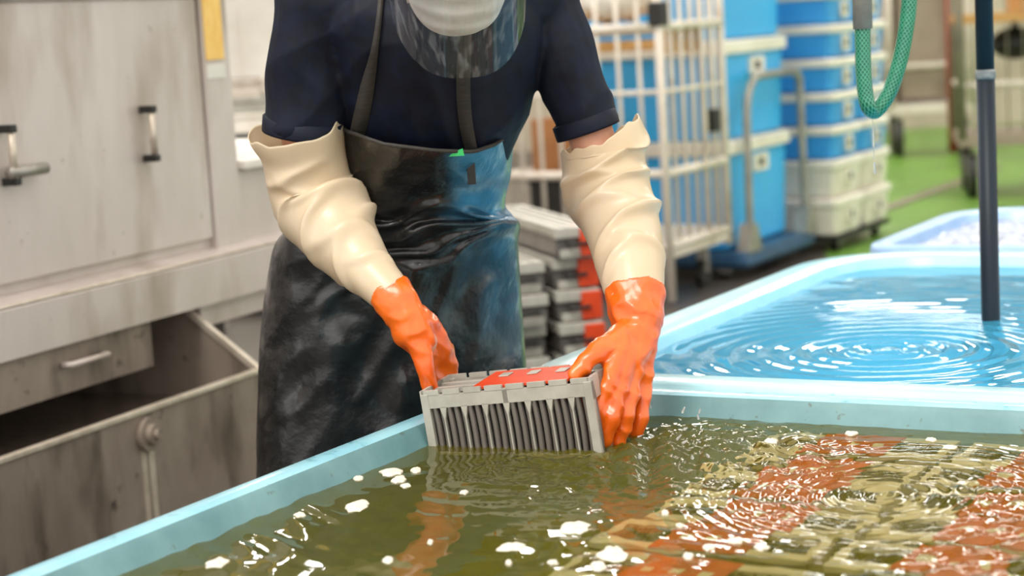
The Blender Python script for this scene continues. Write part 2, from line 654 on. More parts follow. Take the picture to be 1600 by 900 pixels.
def hose_mat():
    m = mat('green_braided_hose', '04543c', '056648', rough=0.25, scale=30, coat=0.25, spec=0.4)
    nt = m.node_tree
    b = nt.nodes['Principled BSDF']
    tc = nt.nodes['Texture Coordinate']
    src = b.inputs['Base Color'].links[0].from_socket
    uv = nt.nodes.new('ShaderNodeAttribute')
    uv.attribute_name = 'braid'
    sep = nt.nodes.new('ShaderNodeSeparateXYZ')
    nt.links.new(uv.outputs['Vector'], sep.inputs[0])
    outs = []
    for s in (1, -1):
        ma = nt.nodes.new('ShaderNodeMath')
        ma.operation = 'MULTIPLY_ADD'
        nt.links.new(sep.outputs[0], ma.inputs[0])
        ma.inputs[1].default_value = s
        nt.links.new(sep.outputs[1], ma.inputs[2])
        si = nt.nodes.new('ShaderNodeMath')
        si.operation = 'SINE'
        nt.links.new(ma.outputs[0], si.inputs[0])
        outs.append(si.outputs[0])
    mu = nt.nodes.new('ShaderNodeMath')
    mu.operation = 'MAXIMUM'
    nt.links.new(outs[0], mu.inputs[0])
    nt.links.new(outs[1], mu.inputs[1])
    r = nt.nodes.new('ShaderNodeMapRange')
    r.inputs[1].default_value = 0.6
    r.inputs[2].default_value = 0.95
    r.inputs[4].default_value = 0.42
    nt.links.new(mu.outputs[0], r.inputs[0])
    mx = nt.nodes.new('ShaderNodeMix')
    mx.data_type = 'RGBA'
    nt.links.new(r.outputs[0], mx.inputs[0])
    nt.links.new(src, mx.inputs[6])
    mx.inputs[7].default_value = (*lin('7fe0bd'), 1)
    nt.links.new(mx.outputs[2], b.inputs['Base Color'])
    return m


M['hose'] = hose_mat()

# ------------------------------------------------------------------ setting
def floor_mat():
    """green paint only on the walkway at the rear right, bare damp concrete elsewhere"""
    m = M['floor']
    nt = m.node_tree
    b_ = nt.nodes['Principled BSDF']
    src = b_.inputs['Base Color'].links[0].from_socket
    tc_ = nt.nodes['Texture Coordinate']
    sp = nt.nodes.new('ShaderNodeSeparateXYZ')
    nt.links.new(tc_.outputs['Object'], sp.inputs[0])
    ma = nt.nodes.new('ShaderNodeMath')
    ma.operation = 'MULTIPLY_ADD'
    nt.links.new(sp.outputs[1], ma.inputs[0])
    ma.inputs[1].default_value = -0.15
    nt.links.new(sp.outputs[0], ma.inputs[2])
    gt_ = nt.nodes.new('ShaderNodeMath')
    gt_.operation = 'GREATER_THAN'
    nt.links.new(ma.outputs[0], gt_.inputs[0])
    gt_.inputs[1].default_value = 0.15
    mx = nt.nodes.new('ShaderNodeMix')
    mx.data_type = 'RGBA'
    nt.links.new(gt_.outputs[0], mx.inputs[0])
    mx.inputs[6].default_value = (*lin('4d4640'), 1)
    nt.links.new(src, mx.inputs[7])
    nt.links.new(mx.outputs[2], b_.inputs['Base Color'])


floor_mat()
structure('floor', MB().box(-14, 16, -4, 21, -0.1, 0), M['floor'], 'green painted concrete floor of the hall')
structure('wall_back', MB().box(-14, 16, 20.5, 20.7, 0, 4.4), M['wall'], 'cream wall far behind the carts')
structure('wall_left', MB().box(-7.2, -7.0, 5.5, 20.5, 0, 4.4), M['wall'], 'cream wall behind the steel machine')
structure('ceiling', MB().box(-14, 16, 7.5, 20.7, 4.4, 4.5), M['roof'], 'pale sheet ceiling over the rear of the hall')
tr = MB()
a, b = atz(1330, 345, 0.004), atz(1560, 262, 0.004)
d = (b - a).normalized()
q = Vector((-d.y, d.x, 0)) * 0.05
tr.prism([a - q, b - q, b + q, a + q], (0, 0, 0.004))
structure('trim_1', tr, M['steel_dirty'], 'brown drain strip running across the green floor')

lamp_proto = None
for ix, X in enumerate((-4.6, -1.95, 0.7, 3.35, 6.0)):
    for iy, Y in enumerate((9.5, 12.5, 15.5, 18.2)):
        if lamp_proto is None:
            t = thing('ceiling_light', 'long white fluorescent light fixed under the hall ceiling', 'lamp', (X, Y, 4.4), 0, 'fluorescent ceiling lights')
            part('housing', MB().box(-0.26, 0.26, -0.78, 0.78, -0.06, 0.0, 0.01), M['paper'], t)
            part('diffuser', MB().box(-0.23, 0.23, -0.75, 0.75, -0.10, -0.055, 0.012), M['lamp'], t)
            lamp_proto = t
            index_kids()
        else:
            c = copy_tree(lamp_proto)
            c.location = (X, Y, 4.4)

# ------------------------------------------------------------------ tanks
O_T = Vector((-0.62, 2.34, 0))
RZ_T = -math.atan2(0.488, 0.873)
TM = Matrix.Translation(O_T) @ Matrix.Rotation(RZ_T, 4, 'Z')
TMI = TM.inverted()


def tank(name, label, x0, x1, y0, y1, z, rim, r, mrim, mwall, mfloor, floor_z=0.12, lip=0.05):
    t = thing(name, label, 'tank', O_T, RZ_T)
    r = r if hasattr(r, '__len__') else (r,) * 4

    def ring(i, zz):
        rr = tuple(max(q - i, 0.02) for q in r)
        return rrect(x0 + i, x1 - i, y0 + i, y1 - i, rr, zz, 10)
    rm = MB()
    prof = [(0.012, z - lip), (0.0, z - lip + 0.004), (0.0, z - 0.014), (0.004, z - 0.004), (0.012, z), (rim - 0.014, z - 0.001), (rim - 0.004, z - 0.005)]
    rm.rings([ring(i, zz) for i, zz in prof])
    part('rim', rm, mrim, t, True)
    ow = MB()
    ow.rings([ring(0.012, z - lip), ring(0.02, 0.0)], False, True)
    part('outer_wall', ow, mrim, t, True)
    iw = MB()
    i0 = rim + 0.010
    iw.rings([ring(rim - 0.004, z - 0.005), ring(rim + 0.003, z - 0.014), ring(i0, z - 0.032), ring(i0 + 0.012, z - 0.05), ring(i0 + 0.03, z - 0.12), ring(i0 + 0.05, floor_z + 0.05), ring(i0 + 0.09, floor_z)])
    part('inner_wall', iw, mwall, t, True)
    part('tank_floor', MB().rings([ring(i0 + 0.09, floor_z), ring(i0 + 0.095, floor_z)], False, True), mfloor, t)
    return t


tank('wash_tank', 'pale blue rinsing tank of murky green water in front of the worker', 0.0, 1.75, -0.75, 1.215, 0.73, 0.045, (0.15, 0.15, 0.06, 0.10), M['tank_near'], M['tank_inner'], M['tank_floor'])
tank('water_tank', 'light cyan tank of clear blue water behind the divider', 0.0, 1.9, 1.224, 2.97, 0.735, 0.095, (0.16, 0.2, 0.3, 0.30), M['tank_far'], M['tank_far_in'], M['tank_blue'])
tank('foam_tank', 'pale lilac blue tank with foamy surface behind the blue water tank', 0.05, 1.95, 3.03, 3.95, 0.735, 0.06, (0.1, 0.2, 0.2, 0.22), M['tank_third'], M['tank_third'], M['tank_third'])


def sheet(name, x0, x1, y0, y1, z, nx, ny, fn, m, label):
    xs = np.linspace(x0, x1, nx)
    ys = np.linspace(y0, y1, ny)
    X, Y = np.meshgrid(xs, ys)
    Z = fn(X, Y)
    v = np.stack([X.ravel(), Y.ravel(), Z.ravel()], 1)
    i = np.arange((ny - 1) * (nx - 1))
    r_, c_ = i // (nx - 1), i % (nx - 1)
    a_ = r_ * nx + c_
    f = np.stack([a_, a_ + 1, a_ + nx + 1, a_ + nx], 1)
    me = bpy.data.meshes.new(name)
    me.vertices.add(len(v))
    me.vertices.foreach_set('co', v.astype(np.float32).ravel())
    me.loops.add(f.size)
    me.loops.foreach_set('vertex_index', f.astype(np.int32).ravel())
    me.polygons.add(len(f))
    me.polygons.foreach_set('loop_start', np.arange(0, f.size, 4, dtype=np.int32))
    me.polygons.foreach_set('use_smooth', np.ones(len(f), dtype=bool))
    me.update()
    me.validate()
    o = link(name, me, m)
    o.location = (O_T.x, O_T.y, z)
    o.rotation_euler = (0, 0, RZ_T)
    tag(o, label, 'water', None, 'stuff')
    return o


def loc(p):
    q = TMI @ Vector((p[0], p[1], 0))
    return q.x, q.y


WN, WF = 0.692, 0.708
rng = np.random.RandomState(3)


def chop(X, Y, n, l0, l1, seed, spread=6.28, base=0.0):
    """sum of n sine trains with random direction"""
    r = np.random.RandomState(seed)
    Z = np.zeros_like(X)
    for _ in range(n):
        l = l0 * (l1 / l0) ** r.rand()
        a = base + (r.rand() - 0.5) * spread
        k = 2 * math.pi / l
        wob = 0.4 * np.sin(X * 7 * r.rand() + Y * 9 * r.rand() + r.rand() * 6)
        Z += (l / l1) * np.sin(k * (X * math.cos(a) + Y * math.sin(a)) + r.rand() * 6.28 + wob)
    return Z / math.sqrt(n)


def blob(X, Y, c, s, e=1.0):
    return np.exp(-(((X - c[0]) ** 2 + (Y - c[1]) ** 2) / (s * s)) ** e)


def near_fn(X, Y):
    calm = 0.0011 * chop(X, Y, 7, 0.10, 0.35, 11) + 0.00022 * chop(X, Y, 8, 0.03, 0.07, 12)
    c1 = loc(atz(1060, 715, WN))
    c2 = loc(atz(1380, 775, WN))
    c3 = loc(atz(800, 740, WN))
    c4 = loc(atz(1560, 880, WN))
    c5 = loc(atz(430, 830, WN))
    c6 = loc(atz(940, 860, WN))
    Z = calm
    e1 = blob(X, Y, c1, 0.19)
    Z = Z + e1 * (0.013 * chop(X, Y, 14, 0.025, 0.09, 13) + 0.0035 * chop(X, Y, 12, 0.012, 0.03, 19))
    e2 = blob(X, Y, c2, 0.24)
    d2 = np.hypot(X - c2[0], Y - c2[1])
    Z = Z + e2 * (0.0034 * chop(X, Y, 12, 0.02, 0.08, 14) + 0.0016 * np.sin(d2 * 2 * math.pi / 0.022))
    d3 = np.hypot(X - c3[0], Y - c3[1])
    Z = Z + 0.0016 * np.sin(d3 * 2 * math.pi / 0.06) * np.exp(-d3 / 0.12)
    Z = Z + blob(X, Y, c4, 0.2) * 0.0045 * chop(X, Y, 9, 0.025, 0.09, 15)
    Z = Z + blob(X, Y, c5, 0.2) * 0.0024 * chop(X, Y, 7, 0.04, 0.10, 16, 1.2, 0.9)
    Z = Z + blob(X, Y, c6, 0.14) * 0.0024 * chop(X, Y, 7, 0.04, 0.10, 17)
    return Z


RIP = atz(1386, 548, WF)


def far_fn(X, Y):
    c = loc(RIP)
    dd = np.hypot(X - c[0], Y - c[1])
    Z = 0.0046 * np.sin(dd * 2 * math.pi / 0.052) * np.exp(-dd / 0.26)
    Z += 0.0018 * np.sin(dd * 2 * math.pi / 0.022 + 1) * np.exp(-(dd / 0.12) ** 2)
    Z += 0.0006 * chop(X, Y, 8, 0.05, 0.2, 21) + 0.0006 * chop(X, Y, 5, 0.08, 0.2, 22, 0.5, 1.2)
    return Z


sheet('tank_water', 0.048, 1.702, -0.705, 1.167, WN, 640, 700, near_fn, M['water_near'], 'murky green water rippling in the rinsing tank with submerged trays')
sheet('clear_water', 0.10, 1.80, 1.324, 2.87, WF, 340, 310, far_fn, M['water_far'], 'clear blue water with ring ripples under the dripping hose')
sheet('foamy_water', 0.113, 1.885, 3.093, 3.887, 0.705, 200, 90, lambda X, Y: 0.006 * chop(X, Y, 14, 0.03, 0.12, 31), M['water_foamy'], 'foamy grey white water in the far lilac tank')

# ------------------------------------------------------------------ steel machine on the left
MD = Vector((math.sin(R(25)), math.cos(R(25)), 0))
B0 = Vector((-0.86, 5.07, 0))
MR = R(90 - 25)
mach = thing('washing_machine', 'stained stainless steel machine with door panel, handles and open trough', 'machine', B0, MR)
MMI = (Matrix.Translation(B0) @ Matrix.Rotation(MR, 4, 'Z')).inverted()


def mp_(px, py, off=0.0):
    """pixel -> (s, z) on the machine's plane y = off (front side is y < 0)"""
    Nn = Vector((-MD.y, MD.x, 0))
    d_ = ray(px, py)
    o_ = B0 + Nn * off
    t_ = (o_ - CAM_C).dot(Nn) / d_.dot(Nn)
    q = MMI @ (CAM_C + d_ * t_)
    return q.x, q.z


s_seam = mp_(318, 200)[0]
s_post = mp_(362, 200)[0]
z_led0, z_led1 = 0.668, mp_(150, 444, -0.05)[1]
part('body', MB().box(-2.4, s_post, 0.012, 1.2, z_led0, 1.95, 0.006), M['steel'], mach)
part('door', MB().box(-1.6, s_seam, -0.005, 0.022, mp_(330, 372)[1], mp_(100, 2)[1], 0.004), M['steel'], mach, label='flat steel door panel')
part('corner_post', MB().box(s_seam + 0.008, s_post, -0.012, 0.03, z_led1, 1.95, 0.004), M['steel'], mach)
part('top_band', MB().box(-1.6, s_seam, -0.02, 0.03, mp_(100, 2)[1] + 0.01, 1.95, 0.004), M['steel_dirty'], mach)
part('ledge', MB().prism([(-2.4, 0.03, z_led0), (-2.4, -0.05, z_led0), (-2.4, -0.05, z_led1 - 0.012), (-2.4, -0.042, z_led1), (-2.4, 0.03, z_led1 + 0.02)], (2.4 + 1.3, 0, 0)), M['steel'], mach)
part('ledge_weld', MB().tube([(-2.4, -0.046, z_led1 - 0.004), (1.3, -0.046, z_led1 - 0.004)], 0.005, 8), M['steel_edge'], mach, True)
part('side_cabinet', MB().box(s_post + 0.01, 1.3, 0.0, 1.0, z_led1, mp_(390, 262)[1], 0.006), M['steel'], mach)
part('cabinet_top', MB().box(s_post + 0.012, 1.3, -0.03, 1.0, mp_(390, 262)[1], mp_(390, 248)[1], 0.004), M['paper'], mach)
part('lower_rail', MB().box(0.03, 1.3, -0.02, 0.05, z_led0 - 0.065, z_led0, 0.004), M['steel'], mach)
part('under_frame', MB().box(-2.4, 1.3, 0.75, 0.8, 0.0, z_led0), M['steel_dark'], mach)
for s in (-2.3, 1.2):
    part('leg', MB().box(s - 0.03, s + 0.03, 0.1, 0.16, 0, z_led0), M['steel_dark'], mach)
st = [mp_(*p, -0.016) for p in ((315, 0), (345, 0), (351, 92), (325, 92))]
sx0, sx1 = (st[0][0] + st[3][0]) / 2, (st[1][0] + st[2][0]) / 2
part('yellow_sticker', MB().box(sx0, sx1, -0.0145, -0.012, st[2][1], 1.6), M['yellow'], mach)
part('white_sticker', MB().box(sx0, sx1, -0.0145, -0.012, st[2][1] - 0.05, st[2][1] - 0.012), M['paper'], mach)


def handle(px0, py0, px1, py1, o):
    """an upright pull handle between two pixels on the door"""
    (sa, za), (sb, zb) = mp_(px0, py0, -0.01), mp_(px1, py1, -0.01)
    s = (sa + sb) / 2
    h = part('handle', MB().tube([(s + o, -0.036, za), (s + o, -0.036, zb)], 0.009, 12), M['steel_edge'], mach, True, label='bright upright pull handle')
    for z in (za, zb):
        part('bracket', MB().box(s + o - 0.011, s + o + 0.011, -0.047, -0.005, z - 0.009, z + 0.009, 0.003), M['black'], h)
    return h


handle(214, 172, 238, 246, 0.0)
handle(0, 202, 12, 284, 0.0)
sr, zr = mp_(45, 266, -0.03)
part('latch_rod', MB().tube([(sr - 0.075, -0.035, zr), (sr + 0.055, -0.035, zr)], 0.014, 12), M['galv'], mach, True)
part('latch_mount', MB().box(sr - 0.02, sr + 0.01, -0.035, -0.004, zr - 0.012, zr + 0.012, 0.002), M['galv'], mach)
# trough
TF = -0.214
zt = 0.5
part('trough_front', MB().box(-2.4, 0.0, TF, TF + 0.006, 0.02, zt), M['steel_dirty'], mach)
part('trough_lip', MB().box(-2.4, 0.006, TF - 0.006, TF + 0.014, zt - 0.004, zt + 0.008, 0.002), M['steel_edge'], mach)
part('trough_end', MB().prism([(-0.006, TF, 0.02), (-0.006, TF, zt), (-0.006, -0.0, 0.664), (-0.006, 0.75, 0.664), (-0.006, 0.75, 0.02)], (0.006, 0, 0)), M['steel_dirty'], mach)
part('trough_end_lip', MB().prism([(-0.012, TF, zt + 0.008), (-0.012, TF, zt - 0.012), (-0.012, -0.0, 0.650), (-0.012, 0.0, 0.668)], (0.018, 0, 0)), M['steel_edge'], mach)
part('trough_base', MB().box(-2.4, 0.0, TF, 0.75, 0.015, 0.03), M['steel_dark'], mach)
fl = [mp_(*p, -0.03) for p in ((0, 540), (232, 496), (237, 572), (0, 640))]
part('splash_flap', MB().box(-1.3, fl[1][0], -0.034, -0.03, fl[2][1], z_led0, 0.001), M['steel_dirty'], mach)
fh = mp_(132, 562, -0.045)
h = part('flap_handle', MB().tube([(fh[0] - 0.075, -0.036, fh[1]), (fh[0] - 0.07, -0.06, fh[1]), (fh[0] + 0.075, -0.06, fh[1]), (fh[0] + 0.08, -0.036, fh[1])], 0.008, 10), M['steel'], mach, True)
pk = mp_(228, 678, TF)
plug = MB()
for r0, y0, y1 in ((0.041, TF - 0.016, TF), (0.024, TF - 0.03, TF - 0.016), (0.012, TF - 0.042, TF - 0.03)):
    plug.tube([(pk[0], y0, pk[1]), (pk[0], y1, pk[1])], r0, 24)
part('drain_plug', plug, M['steel_dirty'], mach)
me = MB()
for k, (dx, wd, ln) in enumerate(((-0.016, 0.010, 0.17), (0.014, 0.011, 0.19))):
    me.box(pk[0] + dx - wd, pk[0] + dx + wd, TF - 0.0012, TF, pk[1] - 0.04 - ln, pk[1] - 0.03)
part('drip_stain', me, M['steel_edge'], mach, label='pale mineral streak below the plug')
tw = MB().grid(lambda u, v: (-2.39 + u * 2.375, TF + 0.008 + v * 0.94, 0.43), 20, 8)
o = part('trough_water', tw, M['water_trough'], None, True)
o.location = B0
o.rotation_euler = (0, 0, MR)
tag(o, 'dark water standing in the steel machine trough', 'water', None, 'stuff')

# ------------------------------------------------------------------ trays
TW, TD, TH = 0.30, 0.12, 0.15


def make_tray(label, group, body_mat, fine=True, band=0.12):
    """origin at the front-top-left corner; x along the front, y to the rear, z up"""
    t = thing('slotted_tray', label, 'tray', (0, 0, 0), 0, group)
    th = 0.006
    nt_ = 8
    cw = TW / nt_
    for nm, y in (('front_rail', 0.0), ('rear_rail', TD - th)):
        mb = MB().box(0, TW, y, y + th, -0.030, -0.008)
        for k in range(nt_):
            mb.box(k * cw + 0.003, (k + 1) * cw - 0.004, y, y + th, -0.009, 0.0)
        part(nm, mb, body_mat, t)
    for nm, y in (('front_foot_rail', 0.0), ('rear_foot_rail', TD - th)):
        part(nm, MB().box(0, TW, y, y + th, -TH, -TH + 0.016), body_mat, t)
    for x in (0, TW - th):
        e = MB().box(x, x + th, 0, TD, -0.036, 0).box(x, x + th, 0, TD, -TH, -TH + 0.016).box(x, x + th, TD * 0.3, TD * 0.7, -TH, 0)
        part('end_plate', e, body_mat, t)
    for x in (0, TW - 0.014):
        for y in (0, TD - 0.012):
            part('corner_post', MB().box(x, x + 0.014, y - 0.001, y + 0.012, -TH, -0.006, 0.001), body_mat, t)
    for k in range(1, nt_):
        x = k * cw
        for y in (0.0, TD - th):
            part('tooth', MB().prism([(x - 0.006, y, -0.029), (x + 0.006, y, -0.029), (x + 0.0011, y, -0.050), (x + 0.0011, y, -TH), (x - 0.0011, y, -TH), (x - 0.0011, y, -0.050)], (0, th, 0)), body_mat, t)
    per = 3 if fine else 2
    sl = None
    for k in range(nt_):
        for j in range(per):
            x = k * cw + (j + 0.5) * cw / per
            if sl is None:
                mb = MB()
                w_ = cw / per * 0.47
                pr = [(-w_, 0.004), (-w_ * 0.6, -0.003), (0, -0.0055), (w_ * 0.6, -0.003), (w_, 0.004), (0, 0.008)]
                rr = []
                for i in range(7):
                    z = -0.012 - (TH - 0.016) * i / 6
                    bow = 0.006 * math.sin(math.pi * i / 6)
                    rr.append([(px_ + bow * 0.5, py_ + 0.008, z) for px_, py_ in pr])
                mb.rings(rr, True, True)
                sl = mb.mesh('slat', True)
                sl.materials.append(M['slat'])
            o_ = link('slat', sl, None, t)
            o_.location = (x, 0, 0)
    part('rear_slat_panel', MB().box(0.008, TW - 0.008, TD - 0.016, TD - 0.010, -TH + 0.01, -0.014), M['slat'], t)
    part('cross_bar', MB().box(TW * 0.5 - 0.004, TW * 0.5 + 0.004, 0, TD, -0.03, -0.006), body_mat, t)
    for k in range(2):
        part('long_rib', MB().box(0.006, TW - 0.006, TD * (0.36 + 0.26 * k), TD * (0.36 + 0.26 * k) + 0.012, -0.014, -0.006), body_mat, t)
    part('floor_plate', MB().box(0.006, TW - 0.006, 0.006, TD - 0.006, -TH, -TH + 0.004), M['slat'], t)
    x0, x1 = TW * 0.5 - band / 2, TW * 0.5 + band / 2
    x0, x1 = TW * 0.30, TW * 0.86
    bd = MB().box(x0, x1, 0.007, TD - 0.004, -0.006, -0.001, 0.001)
    bo = part('orange_band', bd, M['orange'], t, label='orange red plastic band across the top')
    for k in range(3):
        xx = x0 + (x1 - x0) * (0.2 + 0.3 * k)
        part('clip', MB().box(xx - 0.009, xx + 0.009, TD * 0.55, TD * 0.75, -0.001, 0.0015, 0.001), body_mat, bo)
    return t


def make_sunk_tray(group, body_mat, band):
    """the same tray seen from above: broad top rails, dark slots, orange band"""
    t = thing('slotted_tray', 'x', 'tray', (0, 0, 0), 0, group)
    part('front_rail', MB().box(0, TW, 0, 0.026, -0.02, 0, 0.002), body_mat, t)
    part('rear_rail', MB().box(0, TW, TD - 0.026, TD, -0.02, 0, 0.002), body_mat, t)
    part('front_side', MB().box(0, TW, 0, 0.006, -TH, -0.02), M['slat_dark'], t)
    part('rear_side', MB().box(0, TW, TD - 0.006, TD, -TH, -0.02), M['slat_dark'], t)
    for x in (0, TW - 0.012):
        part('end_plate', MB().box(x, x + 0.012, 0.026, TD - 0.026, -TH, -0.002), body_mat, t)
    part('floor_plate', MB().box(0.012, TW - 0.012, 0.006, TD - 0.006, -TH, -TH + 0.004), M['slat_dark'], t)
    sl = None
    for k in range(14):
        if sl is None:
            sl = MB().box(-0.003, 0.003, 0.026, TD - 0.026, -TH + 0.004, -0.012).mesh('slat')
            sl.materials.append(M['slat_dark'])
        o_ = link('slat', sl, None, t)
        o_.location = (0.02 + (TW - 0.04) * k / 13, 0, 0)
    x0, x1 = TW * 0.5 - band / 2, TW * 0.5 + band / 2
    bo = part('orange_band', MB().box(x0, x1, -0.001, TD + 0.001, -0.004, 0.004, 0.001), M['orange'], t, label='orange red plastic band across the top')
    for k in range(3):
        xx = x0 + band * (0.2 + 0.3 * k)
        part('clip', MB().box(xx - 0.008, xx + 0.008, TD * 0.40, TD * 0.56, 0.004, 0.006, 0.001), body_mat, bo)
    return t


held = make_tray('grey slotted tray held by the worker, half dipped in green water', None, M['tray'])
FL, FR = at(655, 612, 3.056), at(922, 590, 2.944)
ex = (FR - FL).normalized()
TW_real = (FR - FL).length
ez = Vector((0.02, -0.06, 1))
ez = (ez - ex * ez.dot(ex)).normalized()
ey = ez.cross(ex)
HM = Matrix((ex, ey, ez)).transposed().to_4x4()
HM.translation = FL
sc_ = TW_real / TW
held.matrix_world = HM @ Matrix.Scale(sc_, 4)

sub = None
k_ = 0
rows = [(1.075, (0.55, 0.87, 1.19)), (0.935, (0.54, 0.86, 1.18)), (0.795, (0.55, 0.87, 1.19)), (0.655, (0.56, 0.88, 1.20)), (0.515, (0.55, 0.87)),
        (0.375, (0.56,))]
rn = ['row against the divider', 'second row from the divider', 'third row from the divider', 'fourth row from the divider', 'fifth row from the divider', 'sixth row from the divider']
for ri, (s, ts) in enumerate(rows):
    for ci, tt in enumerate(ts):
        if sub is None:
            sub = make_sunk_tray('submerged trays', M['tray_beige'], 0.13)
            index_kids()
            o = sub
        else:
            o = copy_tree(sub)
        cn = ('first', 'second', 'third')[ci]
        o['label'] = 'beige underwater tray with orange band, %s, %s along the row' % (rn[ri], cn)
        p = TM @ Vector((tt, s - TD / 2, 0.655 - 0.012 * ((ri + ci) % 2)))
        o.location = p
        o.rotation_euler = (0, 0, RZ_T + R(random.uniform(-1.5, 1.5)))

# stack of long crates behind the worker
sx = None
c0 = at(868, 352, 6.0)
ST = Matrix.Translation((c0.x, c0.y, 0)) @ Matrix.Rotation(R(16), 4, 'Z')
LW, LH, LL = 0.135, 0.098, 0.85


def make_crate():
    t = thing('long_crate', 'x', 'crate', (0, 0, 0), 0, 'stacked long grey crates')
    b = MB().box(0, LW, 0.01, LL, 0.008, 0.05).box(0.004, LW - 0.004, 0.02, LL - 0.01, 0.05, LH - 0.02)
    part('body', b, M['slat'], t)
    part('end_rail', MB().box(-0.004, LW + 0.004, 0.0, 0.03, LH - 0.036, LH, 0.003), M['tray'], t)
    part('end_rail', MB().box(-0.004, LW + 0.004, LL - 0.03, LL, LH - 0.03, LH, 0.003), M['tray'], t)
    for x in (-0.004, LW - 0.016):
        part('side_rail', MB().box(x, x + 0.02, 0.03, LL - 0.03, LH - 0.03, LH, 0.003), M['tray'], t)
    for k in range(3):
        x = 0.026 + k * 0.032
        part('slat', MB().box(x, x + 0.02, 0.03, LL - 0.03, LH - 0.02, LH - 0.004, 0.002), M['tray'], t)
    part('foot_frame', MB().box(0.012, LW - 0.012, 0.0, 0.02, 0.0, 0.026, 0.003), M['tray'], t)
    part('end_grip', MB().tube([(0.035, 0.0, 0.045), (0.035, -0.018, 0.045), (0.10, -0.018, 0.045), (0.10, 0.0, 0.045)], 0.006, 8), M['black'], t, True)
    return t


pal = thing('pallet', 'low dark pallet under the stacked long crates', 'pallet', ST.translation, R(16))
for x in (-0.2, -0.03, 0.14):
    part('bearer', MB().box(x, x + 0.06, 0.0, LL, 0.0, 0.09), M['steel_dark'], pal)
for y in (0.0, 0.38, 0.76):
    part('deck_board', MB().box(-0.21, 0.22, y, y + 0.09, 0.09, 0.11), M['steel_dark'], pal)
proto = make_crate()
index_kids()
first = True
for ci, (cx, n, dz) in enumerate(((-0.175, 5, 0.0), (0.0, 6, 0.0))):
    for k in range(n):
        o = proto if first else copy_tree(proto)
        first = False
        z = 0.11 + k * (LH + 0.004)
        o.location = ST @ Vector((cx, 0.02 * ((k * 7 + ci) % 3), z))
        o.rotation_euler = (0, 0, R(16 + random.uniform(-1, 1)))
        bx = -0.0065 if ci == 0 else LW - 0.058
        bd = part('orange_clip', MB().box(bx, bx + (0.035 if ci == 0 else 0.066), -0.012, 0.12, 0.004, LH - 0.006, 0.003), M['orange'], o)
        o['label'] = 'long grey crate, %s of the %s crate stack behind the worker' % (('lowest', 'second from the bottom', 'third from the bottom', 'fourth from the bottom', 'fifth from the bottom' if ci else 'topmost', 'topmost')[k], 'shorter' if ci == 0 else 'taller')

# ------------------------------------------------------------------ the worker
from mathutils.bvhtree import BVHTree
PP = Vector((-0.19, 3.66, 0))
person = thing('person', 'person in navy T-shirt, black apron and orange gloves bending over the tank', 'person', PP)


def pl(mb_or_me):
    """world -> person space"""
    if isinstance(mb_or_me, MB):
        mb_or_me.v = [(x - PP.x, y - PP.y, z) for x, y, z in mb_or_me.v]
    else:
        for v in mb_or_me.vertices:
            v.co -= PP
    return mb_or_me


LAT = Vector((0.945, 0.327, 0))
TORSO = [(690, -62, 3.19, 0.075, 0.065), (686, -35, 3.22, 0.135, 0.085), (682, 0, 3.24, 0.175, 0.105), (682, 60, 3.27, 0.182, 0.118), (680, 150, 3.33, 0.168, 0.118),
         (664, 230, 3.40, 0.152, 0.110), (642, 320, 3.47, 0.152, 0.108), (622, 400, 3.53, 0.175, 0.122), (612, 470, 3.57, 0.180, 0.120)]


def torso_rings(grow, rows, n=28):
    out = []
    pts = spline(rows, 26)
    cs = [at(p[0], p[1], p[2]) for p in pts]
    for i, p in enumerate(pts):
        t = (cs[min(i + 1, len(cs) - 1)] - cs[max(i - 1, 0)]).normalized()
        f = t.cross(LAT).normalized()
        out.append([cs[i] + LAT * (p[3] + grow) * math.cos(2 * math.pi * k / n) + f * (p[4] + grow) * math.sin(2 * math.pi * k / n) for k in range(n)])
    return out


SH_L, SH_R = at(487, 2, 3.23), at(852, -2, 3.34)
HEM_L0, HEM_L1 = at(478, 150, 3.255), at(474, 205, 3.265)
HEM_R0, HEM_R1 = at(902, 150, 3.335), at(920, 202, 3.335)
EL_L, EL_R = at(497, 318, 3.29), at(962, 320, 3.30)
WR_L, WR_R = at(618, 468, 3.135), at(993, 475, 3.12)

# --- head frame
hf = Vector((0.10, -0.89, -0.44)).normalized()
hx = Vector((hf.y, -hf.x, 0)).normalized()
hu = hx.cross(hf).normalized()
CHIN = at(720, 56, 3.02)
HC = CHIN - hf * 0.085 + hu * 0.105
HB = Matrix((hx, hf, hu)).transposed()


def hp(x, y, z):
    return HC + HB @ Vector((x, y, z))


# --- body: one continuous skin
bd = MB()
bd.rings(torso_rings(-0.014, TORSO), True, True)
bd.capsule(at(690, -50, 3.2), 0.06, hp(0, -0.03, -0.06), 0.056)
bd.ellipsoid(hp(0, -0.01, 0.03), (0.074, 0.092, 0.10), HB)
bd.capsule(hp(0, 0.02, -0.03), 0.062, hp(0, 0.055, -0.085), 0.030)
bd.capsule(hp(-0.03, 0.03, -0.05), 0.035, hp(0.0, 0.06, -0.09), 0.022)
bd.capsule(hp(0.03, 0.03, -0.05), 0.035, hp(0.0, 0.06, -0.09), 0.022)
bd.capsule(hp(0, 0.085, 0.015), 0.009, hp(0, 0.102, -0.02), 0.013)
for s in (-1, 1):
    bd.ellipsoid(hp(s * 0.077, -0.008, -0.005), (0.010, 0.02, 0.034), HB)
    bd.capsule(hp(s * 0.02, 0.078, 0.03), 0.012, hp(s * 0.045, 0.068, 0.028), 0.012)
    bd.ellipsoid(hp(s * 0.045, 0.055, -0.02), (0.025, 0.025, 0.025), HB)
